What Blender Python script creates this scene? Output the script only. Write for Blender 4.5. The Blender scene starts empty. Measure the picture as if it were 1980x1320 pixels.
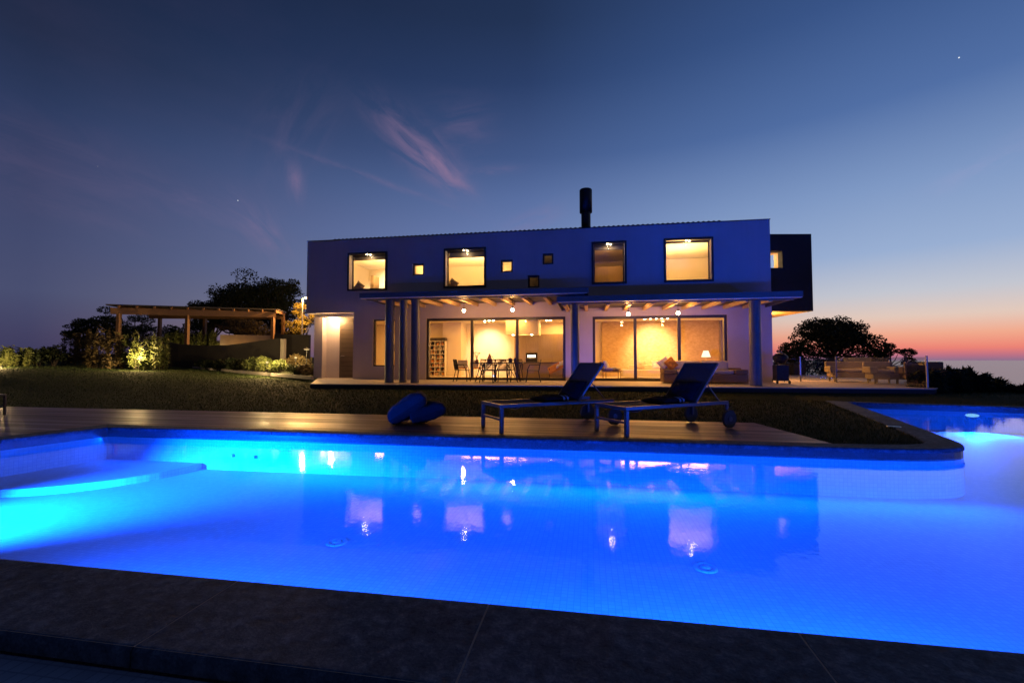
import bpy, math, random
import numpy as np
from mathutils import Vector, Matrix
R = math.radians
random.seed(7)
rng = np.random.default_rng(7)
scene = bpy.context.scene
col = scene.collection
PI = math.pi

# ------------------------------------------------------------------ camera
CAM = Vector((12.48, -18.586, 0.854))
YAW = R(9.698)
cam_d = bpy.data.cameras.new('camera')
cam = bpy.data.objects.new('camera', cam_d); col.objects.link(cam)
cam.location = CAM
cam.rotation_euler = (R(90 + 2.278), 0, YAW)
cam_d.sensor_width = 36; cam_d.lens = 16.0
cam_d.clip_start = 0.05; cam_d.clip_end = 200000
scene.camera = cam

def at(px, py, d):
    """world point seen at photo pixel (px, py), d metres ahead of the camera"""
    lat = (px - 990) / 880 * d
    return Vector((CAM.x + lat * math.cos(YAW) - d * math.sin(YAW),
                   CAM.y + lat * math.sin(YAW) + d * math.cos(YAW),
                   CAM.z + (695 - py) / 880 * d))

# ------------------------------------------------------------------ node helpers
class NT:
    def __init__(s, tree): s.t = tree; s.n = tree.nodes; s.l = tree.links
    def node(s, kind, **kw):
        n = s.n.new(kind)
        for k, v in kw.items(): setattr(n, k, v)
        return n
    def put(s, sock, v):
        if v is None: return
        if hasattr(v, 'is_output') or isinstance(v, bpy.types.NodeSocket): s.l.new(v, sock)
        else: sock.default_value = v
    def m(s, op, a, b=None, c=None, clamp=False):
        n = s.node('ShaderNodeMath', operation=op); n.use_clamp = clamp
        s.put(n.inputs[0], a)
        if b is not None: s.put(n.inputs[1], b)
        if c is not None: s.put(n.inputs[2], c)
        return n.outputs[0]
    def vm(s, op, a, b=None):
        n = s.node('ShaderNodeVectorMath', operation=op)
        s.put(n.inputs[0], a)
        if b is not None: s.put(n.inputs[1], b)
        return n.outputs['Value'] if op in ('DOT_PRODUCT', 'LENGTH') else n.outputs[0]
    def maprange(s, v, a, b, c=0.0, d=1.0, smooth=False):
        n = s.node('ShaderNodeMapRange', interpolation_type='SMOOTHSTEP' if smooth else 'LINEAR')
        s.put(n.inputs['Value'], v)
        n.inputs['From Min'].default_value = a; n.inputs['From Max'].default_value = b
        n.inputs['To Min'].default_value = c; n.inputs['To Max'].default_value = d
        return n.outputs[0]
    def mix(s, f, a, b, mode='MIX'):
        n = s.node('ShaderNodeMix', data_type='RGBA', blend_type=mode)
        s.put(n.inputs[0], f); s.put(n.inputs[6], a); s.put(n.inputs[7], b)
        return n.outputs[2]
    def noise(s, vec, scale, detail=4, rough=.55, dist=0.0):
        n = s.node('ShaderNodeTexNoise')
        if vec is not None: s.l.new(vec, n.inputs['Vector'])
        n.inputs['Scale'].default_value = scale; n.inputs['Detail'].default_value = detail
        n.inputs['Roughness'].default_value = rough; n.inputs['Distortion'].default_value = dist
        return n.outputs['Fac']
    def mapping(s, vec, scale=(1, 1, 1), rot=(0, 0, 0), loc=(0, 0, 0)):
        n = s.node('ShaderNodeMapping'); s.l.new(vec, n.inputs[0])
        n.inputs['Scale'].default_value = scale; n.inputs['Rotation'].default_value = rot; n.inputs['Location'].default_value = loc
        return n.outputs[0]
    def ramp(s, f, stops):
        n = s.node('ShaderNodeValToRGB'); s.put(n.inputs[0], f)
        e = n.color_ramp.elements
        e[0].position = stops[0][0]; e[0].color = stops[0][1]
        e[1].position = stops[-1][0]; e[1].color = stops[-1][1]
        for p, c in stops[1:-1]:
            x = e.new(p); x.color = c
        return n.outputs[0]
    def bump(s, h, strength=.3, dist=.01, normal=None):
        n = s.node('ShaderNodeBump'); s.l.new(h, n.inputs['Height'])
        n.inputs['Strength'].default_value = strength; n.inputs['Distance'].default_value = dist
        if normal is not None: s.l.new(normal, n.inputs['Normal'])
        return n.outputs[0]

def lin(r, g, b):
    f = lambda c: c / 12.92 if c <= .04045 else ((c + .055) / 1.055) ** 2.4
    return (f(r / 255), f(g / 255), f(b / 255), 1)
def C(*c): return (c[0], c[1], c[2], 1)

def newmat(name):
    m = bpy.data.materials.new(name); m.use_nodes = True
    for n in list(m.node_tree.nodes): m.node_tree.nodes.remove(n)
    t = NT(m.node_tree); out = t.node('ShaderNodeOutputMaterial')
    return m, t, out
def pmat(name, c1, c2=None, scale=6.0, rough=.6, bump=.0, bscale=60., metal=0., spec=.5, stretch=(1, 1, 1), build=None, bdist=.004, detail=5):
    """Principled material with a noise-mixed colour and a little bump, in object space"""
    m, t, out = newmat(name)
    p = t.node('ShaderNodeBsdfPrincipled'); t.l.new(p.outputs[0], out.inputs[0])
    tc = t.node('ShaderNodeTexCoord').outputs['Object']
    v = t.mapping(tc, stretch)
    c2 = c2 or tuple(x * .8 for x in c1)
    f = t.noise(v, scale, detail)
    f = t.maprange(f, .3, .7)
    t.l.new(t.mix(f, C(*c1), C(*c2)), p.inputs['Base Color'])
    p.inputs['Roughness'].default_value = rough; p.inputs['Metallic'].default_value = metal
    p.inputs['Specular IOR Level'].default_value = spec
    if bump:
        t.l.new(t.bump(t.noise(v, bscale, 3), bump, bdist), p.inputs['Normal'])
    if build: build(t, p, tc)
    return m
def emat(name, c, s):
    m, t, out = newmat(name)
    e = t.node('ShaderNodeEmission'); e.inputs[0].default_value = C(*c); e.inputs[1].default_value = s
    t.l.new(e.outputs[0], out.inputs[0]); return m
def schlick(t, ior, nrm=None):
    geo = t.node('ShaderNodeNewGeometry')
    c = t.m('ABSOLUTE', t.vm('DOT_PRODUCT', nrm if nrm is not None else geo.outputs['Normal'], geo.outputs['Incoming']))
    f0 = ((ior - 1) / (ior + 1)) ** 2
    return t.m('ADD', f0, t.m('MULTIPLY', 1 - f0, t.m('POWER', t.m('SUBTRACT', 1.0, c, clamp=True), 5.0)))
def glassmat(name, tint=(1, 1, 1), ior=1.45):
    m, t, out = newmat(name)
    f = schlick(t, ior)
    tr = t.node('ShaderNodeBsdfTransparent'); tr.inputs[0].default_value = C(*tint)
    g = t.node('ShaderNodeBsdfGlossy'); g.inputs['Roughness'].default_value = .01
    mx = t.node('ShaderNodeMixShader'); t.l.new(f, mx.inputs[0]); t.l.new(tr.outputs[0], mx.inputs[1]); t.l.new(g.outputs[0], mx.inputs[2])
    t.l.new(mx.outputs[0], out.inputs[0]); return m

M = {}
def plaster_build(t, p, tc):
    big = t.noise(tc, .55, 5, .6); drip = t.noise(t.mapping(tc, (5, 5, .22)), 1.0, 4, .6); fine = t.noise(tc, 26, 4, .7)
    c = t.mix(t.maprange(big, .32, .68), C(.62, .54, .535), C(.53, .46, .46))
    c = t.mix(t.maprange(drip, .52, .74, 0, .14), c, C(.36, .31, .31))
    c = t.mix(t.maprange(fine, .35, .65, 0, .14), c, C(.40, .35, .35))
    t.l.new(c, p.inputs['Base Color']); t.l.new(t.bump(t.noise(tc, 120, 3), .3, .004, t.bump(big, .35, .03)), p.inputs['Normal'])
M['plaster'] = pmat('plaster', (.59, .51, .51), rough=.9, build=plaster_build, spec=.2)
M['inner'] = pmat('inner_plaster', (.78, .72, .62), (.74, .68, .58), .8, .9, .05, 90, spec=.15)
M['ceil'] = pmat('ceiling_paint', (.8, .77, .72), None, .8, .9, spec=.1)
M['dark_metal'] = pmat('dark_metal', (.035, .030, .028), (.05, .042, .038), 9, .42, spec=.5)
M['black'] = pmat('black_metal', (.010, .010, .011), (.016, .016, .017), 12, .5, spec=.3)
M['roof'] = pmat('roof_tile', (.05, .04, .04), (.09, .07, .06), 7, .8, .5, 30)
M['charcoal'] = pmat('charcoal_cladding', (.016, .013, .010), (.024, .019, .015), 3, .75, .3, 40, stretch=(1, 1, 9))
M['blue_paint'] = pmat('painted_steel', (.15, .145, .15), (.13, .125, .13), 5, .45, .05, 50, spec=.4)
M['wood'] = pmat('timber', (.74, .52, .27), (.62, .41, .20), 5, .55, .2, 60, stretch=(8, 1, 8))
M['carwood'] = pmat('carport_timber', (.19, .095, .045), (.13, .068, .032), 5, .65, .2, 60, stretch=(2, 8, 8))
M['door'] = pmat('door_boards', (.12, .085, .055), (.08, .055, .04), 5, .5, .3, 30, stretch=(1, 1, 14))
M['stone'] = pmat('stone_wall', (.56, .40, .20), (.42, .29, .13), 7, .9, .6, 24, stretch=(1, 1, 1.6), bdist=.02, spec=.2)
M['terrace'] = pmat('terrace_paving', (.62, .54, .46), (.56, .49, .42), 1.8, .6, .1, 60)
M['step'] = pmat('step_face', (.05, .045, .042), (.035, .032, .03), 3, .8)
M['floorwood'] = pmat('floor_oak', (.35, .24, .14), (.27, .18, .10), 4, .5, stretch=(1, 8, 1))
M['cab'] = pmat('cabinet_oak', (.30, .23, .16), (.25, .19, .13), 3, .55, stretch=(8, 8, .6))
M['island'] = pmat('island_front', (.36, .27, .16), (.32, .24, .14), 2, .6)
M['white'] = pmat('white_paint', (.78, .76, .72), (.74, .72, .68), 2, .5)
M['whitefab'] = pmat('white_fabric', (.72, .68, .60), (.66, .62, .54), 9, .95, .3, 220, spec=.1)
M['cream'] = pmat('cream_cushion', (.60, .53, .46), (.52, .45, .39), 8, .95, .3, 200, spec=.1)
M['orange'] = pmat('orange_fabric', (.60, .26, .05), (.48, .20, .04), 7, .95, .3, 180, spec=.1)
M['navy'] = pmat('navy_fabric', (.026, .024, .030), (.020, .019, .024), 9, .9, .35, 240, spec=.15)
M['navy2'] = pmat('ink_fabric', (.016, .015, .02), (.012, .012, .016), 9, .9, .35, 240, spec=.15)
M['towel'] = pmat('towel', (.020, .020, .032), (.012, .012, .02), 14, 1, .8, 150, spec=.05, bdist=.01)
M['towelstripe'] = pmat('towel_stripe', (.34, .36, .44), (.28, .30, .38), 14, 1, .6, 150, spec=.05)
M['sling'] = pmat('sling_fabric', (.055, .055, .065), (.045, .045, .055), 20, .75, .4, 500, spec=.25)
M['lounger'] = pmat('lounger_frame', (.055, .054, .056), (.045, .044, .046), 8, .32, spec=.5)
M['rubber'] = pmat('rubber', (.02, .02, .022), None, 20, .7)
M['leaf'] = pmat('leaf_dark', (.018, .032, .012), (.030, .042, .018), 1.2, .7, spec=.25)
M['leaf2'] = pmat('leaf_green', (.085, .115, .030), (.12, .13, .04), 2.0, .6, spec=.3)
M['leaf3'] = pmat('leaf_dry', (.10, .075, .035), (.13, .095, .04), 2.0, .7, spec=.2)
M['leaf4'] = pmat('leaf_golden', (.16, .13, .030), (.20, .15, .035), 2.0, .6, spec=.3)
M['bark'] = pmat('bark', (.05, .04, .03), (.03, .025, .02), 8, .9, .7, 30, bdist=.02)
M['retain'] = pmat('retaining_wall', (.022, .019, .018), (.016, .014, .014), 2, .85, .4, 40)
M['retainlit'] = pmat('lit_wall_and_grout', (.40, .36, .31), (.32, .29, .25), 3, .9, .4, 30)  # paler copy of the retaining wall with lamplight in the colour; also grout
M['curb'] = pmat('curb_stone', (.36, .33, .30), (.30, .27, .25), 4, .8, .2, 40)
M['wicker'] = pmat('wicker', (.30, .19, .10), (.20, .12, .06), 30, .7, .9, 90, stretch=(1, 1, 2.5), bdist=.01)
M['rattan'] = pmat('pale_rattan', (.50, .40, .24), (.40, .31, .18), 30, .7, .8, 90, bdist=.01)
M['terracotta'] = pmat('terracotta', (.42, .19, .09), (.35, .15, .07), 6, .8)
M['steel'] = pmat('brushed_steel', (.45, .45, .45), (.38, .38, .38), 6, .3, metal=.9)
M['glass'] = glassmat('window_glass', (.97, .98, .97), 1.3)
M['railglass'] = glassmat('railing_glass', (.84, .88, .86), 1.85)
WARM = (1.0, .44, .09)
M['bulb'] = emat('bulb', (1, .80, .48), 60)
M['down'] = emat('downlight', (1, .78, .45), 14)
M['shade'] = emat('lampshade', (1, .85, .58), 1.6)
M['street'] = emat('street_bulb', (1, .55, .18), 30)
M['gardenbulb'] = emat('garden_bulb', (1, .70, .32), 1.3)
M['poolbulb'] = emat('pool_lens', (.30, .70, 1), 2.2)

# striped paving joints for the terrace, deck planks, mosaic
def deck_build(t, p, tc):
    b = t.node('ShaderNodeTexBrick'); t.l.new(tc, b.inputs['Vector'])
    b.inputs['Scale'].default_value = 1; b.inputs['Brick Width'].default_value = 2.4; b.inputs['Row Height'].default_value = .14
    b.inputs['Mortar Size'].default_value = .008; b.inputs['Mortar Smooth'].default_value = .2
    b.inputs['Color1'].default_value = C(.25, .105, .078); b.inputs['Color2'].default_value = C(.12, .050, .040)
    b.inputs['Mortar'].default_value = C(.012, .009, .009); b.offset = .37
    g = t.noise(t.mapping(tc, (1.2, 26, 1)), 3.2, 6, .6)
    g2 = t.noise(t.mapping(tc, (.28, 6.5, 1)), 1.0, 3, .6)
    c = t.mix(t.maprange(g, .3, .75), b.outputs['Color'], C(.24, .12, .09))
    c = t.mix(t.maprange(g2, .38, .64), t.mix(.62, c, C(.03, .014, .012)), t.mix(.35, c, C(.36, .19, .13)))
    t.l.new(c, p.inputs['Base Color'])
    inv = t.m('SUBTRACT', 1.0, b.outputs['Fac'])
    h = t.m('ADD', t.m('MULTIPLY', inv, 1.0), t.m('MULTIPLY', g, .25))
    t.l.new(t.bump(h, .8, .01), p.inputs['Normal'])
    r = t.maprange(g2, .38, .64, .52, .34); t.l.new(r, p.inputs['Roughness'])
M['deck'] = pmat('deck_boards', (.14, .08, .06), rough=.45, build=deck_build, spec=.36)

def mosaic(name, c1, c2, grout, size=.05, rough=.25):
    def b_(t, p, tc):
        # face-aligned coordinates: use (x+y) and z for walls, x,y for floors through the normal
        geo = t.node('ShaderNodeNewGeometry')
        sx = t.node('ShaderNodeSeparateXYZ'); t.l.new(geo.outputs['Position'], sx.inputs[0])
        nz = t.node('ShaderNodeSeparateXYZ'); t.l.new(geo.outputs['True Normal'], nz.inputs[0])
        isf = t.m('GREATER_THAN', t.m('ABSOLUTE', nz.outputs[2]), .6)
        u = sx.outputs[0]
        isx = t.m('GREATER_THAN', t.m('ABSOLUTE', nz.outputs[0]), .75)
        uw = t.m('ADD', t.m('MULTIPLY', sx.outputs[0], t.m('SUBTRACT', 1.0, isx)), t.m('MULTIPLY', sx.outputs[1], isx))
        u = t.m('ADD', t.m('MULTIPLY', uw, t.m('SUBTRACT', 1.0, isf)), t.m('MULTIPLY', sx.outputs[0], isf))
        v = t.m('ADD', t.m('MULTIPLY', sx.outputs[2], t.m('SUBTRACT', 1.0, isf)), t.m('MULTIPLY', sx.outputs[1], isf))
        cm = t.node('ShaderNodeCombineXYZ'); t.l.new(u, cm.inputs[0]); t.l.new(v, cm.inputs[1])
        b = t.node('ShaderNodeTexBrick'); t.l.new(cm.outputs[0], b.inputs['Vector'])
        b.offset = 0; b.inputs['Scale'].default_value = 1
        b.inputs['Brick Width'].default_value = size; b.inputs['Row Height'].default_value = size
        b.inputs['Mortar Size'].default_value = size * .06; b.inputs['Mortar Smooth'].default_value = .3
        b.inputs['Color1'].default_value = C(*c1); b.inputs['Color2'].default_value = C(*c2); b.inputs['Mortar'].default_value = C(*grout)
        t.l.new(b.outputs['Color'], p.inputs['Base Color'])
        t.l.new(t.bump(t.m('SUBTRACT', 1.0, b.outputs['Fac']), .25, .002), p.inputs['Normal'])
    return pmat(name, c1, rough=rough, build=b_)
M['pooltile'] = mosaic('pool_mosaic', (.62, .68, .72), (.52, .60, .66), (.40, .49, .57), .05, .7)
M['bandtile'] = mosaic('waterline_mosaic', (.10, .11, .16), (.07, .08, .12), (.12, .13, .16), .025)

def coping_build(t, p, tc):
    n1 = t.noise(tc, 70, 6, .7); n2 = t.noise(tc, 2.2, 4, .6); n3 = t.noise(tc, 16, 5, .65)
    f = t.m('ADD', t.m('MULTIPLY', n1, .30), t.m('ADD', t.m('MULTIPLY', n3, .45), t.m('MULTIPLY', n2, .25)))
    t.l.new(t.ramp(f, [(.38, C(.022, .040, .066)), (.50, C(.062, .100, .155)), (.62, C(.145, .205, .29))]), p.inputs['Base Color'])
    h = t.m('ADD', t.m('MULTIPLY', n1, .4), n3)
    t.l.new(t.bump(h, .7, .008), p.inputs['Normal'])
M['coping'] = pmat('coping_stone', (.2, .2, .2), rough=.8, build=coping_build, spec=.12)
def patio_build(t, p, tc):
    n1 = t.noise(tc, 120, 4, .7)
    b = t.node('ShaderNodeTexBrick'); t.l.new(tc, b.inputs['Vector']); b.offset = 0
    b.inputs['Scale'].default_value = 1; b.inputs['Brick Width'].default_value = .06; b.inputs['Row Height'].default_value = .06
    b.inputs['Mortar Size'].default_value = .004
    b.inputs['Color1'].default_value = C(.26, .33, .42); b.inputs['Color2'].default_value = C(.20, .26, .34); b.inputs['Mortar'].default_value = C(.13, .17, .23)
    t.l.new(t.mix(t.m('MULTIPLY', n1, .5), b.outputs['Color'], C(.33, .40, .50)), p.inputs['Base Color'])
    t.l.new(t.bump(t.m('SUBTRACT', n1, b.outputs['Fac']), .4, .003), p.inputs['Normal'])
M['patio'] = pmat('patio_mosaic', (.1, .1, .1), rough=.7, build=patio_build)
def lawn_build(t, p, tc):
    n1 = t.noise(tc, .5, 4); n2 = t.noise(tc, 45, 5, .7)
    c = t.mix(t.maprange(n1, .35, .65), C(.034, .050, .016), C(.048, .058, .019))
    t.l.new(t.mix(t.maprange(n2, .3, .7), c, C(.024, .036, .012)), p.inputs['Base Color'])
    t.l.new(t.bump(n2, .9, .03), p.inputs['Normal'])
M['lawn'] = pmat('lawn_turf', (.05, .06, .02), rough=.9, build=lawn_build, spec=.1)
M['blade'] = pmat('grass_blade', (.036, .066, .022), (.046, .070, .025), .8, .7, spec=.2)
M['terrain'] = pmat('terrain', (.03, .035, .02), (.04, .04, .025), .05, .95, spec=.1)

def water_mat():
    m, t, out = newmat('pool_water')
    geo = t.node('ShaderNodeNewGeometry').outputs['Position']
    a = t.noise(t.mapping(geo, (1, .8, 1)), 3.5, 2, .5, .2)
    b = t.noise(t.mapping(geo, (1, 1, 1)), 19.0, 2, .5)
    h = t.m('ADD', t.m('MULTIPLY', a, .55), t.m('MULTIPLY', b, .30))
    nrm = t.bump(h, .10, .022)
    f = schlick(t, 1.333, nrm)
    tr = t.node('ShaderNodeBsdfTransparent'); tr.inputs[0].default_value = C(.80, .92, 1)
    g = t.node('ShaderNodeBsdfGlossy'); g.inputs['Roughness'].default_value = .02; t.l.new(nrm, g.inputs['Normal'])
    mx = t.node('ShaderNodeMixShader'); t.l.new(f, mx.inputs[0]); t.l.new(tr.outputs[0], mx.inputs[1]); t.l.new(g.outputs[0], mx.inputs[2])
    t.l.new(mx.outputs[0], out.inputs[0]); return m
M['water'] = water_mat()
def sea_build(t, p, tc):
    t.l.new(t.bump(t.noise(tc, .08, 4), .06, 1.0), p.inputs['Normal'])
M['sea'] = pmat('sea_water', (.30, .18, .24), rough=.22, build=sea_build)

# ------------------------------------------------------------------ mesh helpers
class MB:
    def __init__(s): s.v = []; s.f = []; s.smooth = []
    def add(s, vs, fs, sm=False):
        o = len(s.v); s.v += [tuple(v) for v in vs]; s.f += [tuple(i + o for i in f) for f in fs]; s.smooth += [sm] * len(fs); return s
    def box(s, x0, x1, y0, y1, z0, z1, mat=None):
        vs = [Vector(p) for p in ((x0, y0, z0), (x1, y0, z0), (x1, y1, z0), (x0, y1, z0), (x0, y0, z1), (x1, y0, z1), (x1, y1, z1), (x0, y1, z1))]
        if mat: vs = [mat @ v for v in vs]
        return s.add(vs, [(0, 3, 2, 1), (4, 5, 6, 7), (0, 1, 5, 4), (1, 2, 6, 5), (2, 3, 7, 6), (3, 0, 4, 7)])
    def bar(s, a, b, w, h, up=Vector((0, 0, 1))):
        a = Vector(a); b = Vector(b); d = (b - a); L = d.length; d.normalize()
        sx = d.cross(up)
        if sx.length < 1e-4: sx = Vector((1, 0, 0))
        sx.normalize(); uz = sx.cross(d)
        m = Matrix((( sx.x, d.x, uz.x, a.x), (sx.y, d.y, uz.y, a.y), (sx.z, d.z, uz.z, a.z), (0, 0, 0, 1)))
        return s.box(-w / 2, w / 2, 0, L, -h / 2, h / 2, m)
    def tube(s, pts, r, n=10, caps=True):
        pts = [Vector(p) for p in pts]; k = len(pts)
        rs = r if isinstance(r, (list, tuple)) else [r] * k
        vs = []; ref = None
        for i, p in enumerate(pts):
            d = (pts[min(i + 1, k - 1)] - pts[max(i - 1, 0)]).normalized()
            if ref is None: ref = d.orthogonal().normalized()
            ref = (ref - d * ref.dot(d)).normalized(); bi = d.cross(ref)
            for j in range(n):
                a = 2 * PI * j / n; vs.append(p + (ref * math.cos(a) + bi * math.sin(a)) * rs[i])
        fs = [(i * n + j, i * n + (j + 1) % n, (i + 1) * n + (j + 1) % n, (i + 1) * n + j) for i in range(k - 1) for j in range(n)]
        s.add(vs, fs, True)
        if caps:
            s.add(vs[:n], [tuple(reversed(range(n)))]); s.add(vs[-n:], [tuple(range(n))])
        return s
    def cyl(s, c, r, z0, z1, n=20, r2=None):
        return s.tube([(c[0], c[1], z0), (c[0], c[1], z1)], [r, r if r2 is None else r2], n)
    def lathe(s, c, prof, n=20):
        vs = [(c[0] + r * math.cos(2 * PI * j / n), c[1] + r * math.sin(2 * PI * j / n), c[2] + z) for r, z in prof for j in range(n)]
        k = len(prof)
        return s.add(vs, [(i * n + j, i * n + (j + 1) % n, (i + 1) * n + (j + 1) % n, (i + 1) * n + j) for i in range(k - 1) for j in range(n)], True)
    def prism(s, poly, z0, z1):
        n = len(poly)
        vs = [(x, y, z0) for x, y in poly] + [(x, y, z1) for x, y in poly]
        return s.add(vs, [tuple(reversed(range(n))), tuple(range(n, 2 * n))] + [(i, (i + 1) % n, n + (i + 1) % n, n + i) for i in range(n)])
    def wall(s, u0, u1, z0, z1, holes, y0, y1):
        """a wall in the xz plane from y0 (front) to y1 with real openings"""
        us = sorted({u0, u1} | {h[0] for h in holes} | {h[1] for h in holes}); zs = sorted({z0, z1} | {h[2] for h in holes} | {h[3] for h in holes})
        us = [u for u in us if u0 <= u <= u1]; zs = [z for z in zs if z0 <= z <= z1]
        solid = lambda i, j: 0 <= i < len(us) - 1 and 0 <= j < len(zs) - 1 and not any(h[0] < (us[i] + us[i + 1]) / 2 < h[1] and h[2] < (zs[j] + zs[j + 1]) / 2 < h[3] for h in holes)
        for i in range(len(us) - 1):
            for j in range(len(zs) - 1):
                if not solid(i, j): continue
                a, b, c, d = us[i], us[i + 1], zs[j], zs[j + 1]
                s.add([(a, y0, c), (b, y0, c), (b, y0, d), (a, y0, d)], [(0, 1, 2, 3)])
                s.add([(a, y1, c), (b, y1, c), (b, y1, d), (a, y1, d)], [(3, 2, 1, 0)])
                if not solid(i - 1, j): s.add([(a, y0, c), (a, y0, d), (a, y1, d), (a, y1, c)], [(0, 1, 2, 3)])
                if not solid(i + 1, j): s.add([(b, y0, c), (b, y0, d), (b, y1, d), (b, y1, c)], [(3, 2, 1, 0)])
                if not solid(i, j - 1): s.add([(a, y0, c), (b, y0, c), (b, y1, c), (a, y1, c)], [(3, 2, 1, 0)])
                if not solid(i, j + 1): s.add([(a, y0, d), (b, y0, d), (b, y1, d), (a, y1, d)], [(0, 1, 2, 3)])
        return s
    def build(s, name, mat, parent=None, bevel=0, weld=False):
        me = bpy.data.meshes.new(name); me.from_pydata(s.v, [], s.f); me.materials.append(mat)
        me.polygons.foreach_set('use_smooth', s.smooth); me.update()
        o = bpy.data.objects.new(name, me); col.objects.link(o)
        if weld:
            w = o.modifiers.new('weld', 'WELD'); w.merge_threshold = 1e-4
        if bevel:
            b = o.modifiers.new('bevel', 'BEVEL'); b.width = bevel; b.segments = 2; b.limit_method = 'ANGLE'
        if parent: o.parent = parent
        return o

def frame4(x0, x1, z0, z1, y0, y1, w):
    """four-sided rectangular frame"""
    return MB().wall(x0, x1, z0, z1, [(x0 + w, x1 - w, z0 + w, z1 - w)], y0, y1)
def pillow_mb(w, h, t, mat=None, n=14, box=.38, wr=.012):
    vs = []
    def P(u, v, sgn):
        e = max(0.0, (1 - abs(u) ** 3.2)) * max(0.0, (1 - abs(v) ** 3.2))
        pin = 1 - .07 * (1 - abs(u)) * 0
        x = u * w / 2 * (1 - .06 * (1 - v * v)) ; y = v * h / 2 * (1 - .06 * (1 - u * u))
        return Vector((x, y, sgn * t / 2 * e ** box + wr * (math.sin(5 * u + 3 * v) + .7 * math.sin(9 * v - 4 * u + 1) + .5 * math.sin(13 * u + 2)) * e))
    mb = MB()
    for sgn in (1, -1):
        vs = [P(-1 + 2 * i / n, -1 + 2 * j / n, sgn) for j in range(n + 1) for i in range(n + 1)]
        if mat: vs = [mat @ v for v in vs]
        k = n + 1
        fs = [(j * k + i, j * k + i + 1, (j + 1) * k + i + 1, (j + 1) * k + i) for j in range(n) for i in range(n)]
        if sgn < 0: fs = [tuple(reversed(f)) for f in fs]
        mb.add(vs, fs, True)
    return mb
def tag(o, label=None, cat=None, group=None, kind=None):
    if label: o['label'] = label
    if cat: o['category'] = cat
    if group: o['group'] = group
    if kind: o['kind'] = kind
    return o
def thing(name, label, cat, loc=(0, 0, 0), rz=0, group=None):
    o = bpy.data.objects.new(name, None); col.objects.link(o); o.location = loc; o.rotation_euler = (0, 0, rz); o.empty_display_size = .2
    return tag(o, label, cat, group)
def dup(root, loc=None, rz=None, label=None):
    r = root.copy(); col.objects.link(r)
    if loc is not None: r.location = loc
    if rz is not None: r.rotation_euler = (0, 0, rz)
    if label: r['label'] = label
    def rec(src, dst):
        for ch in list(src.children):
            c = ch.copy(); col.objects.link(c); c.parent = dst; rec(ch, c)
    rec(root, r); return r
def light(kind, name, loc, power, color=WARM, size=.1, target=None, spot=None, blend=.5, parent=None, size_y=None):
    d = bpy.data.lights.new(name, kind); d.energy = power; d.color = color
    if kind == 'AREA':
        d.size = size
        if size_y: d.shape = 'RECTANGLE'; d.size_y = size_y
    else: d.shadow_soft_size = size
    if kind == 'SPOT': d.spot_size = spot; d.spot_blend = blend
    o = bpy.data.objects.new(name, d); col.objects.link(o); o.location = loc
    if target is not None:
        o.rotation_euler = (Vector(target) - Vector(loc)).to_track_quat('-Z', 'Y').to_euler()
    return o

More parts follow.
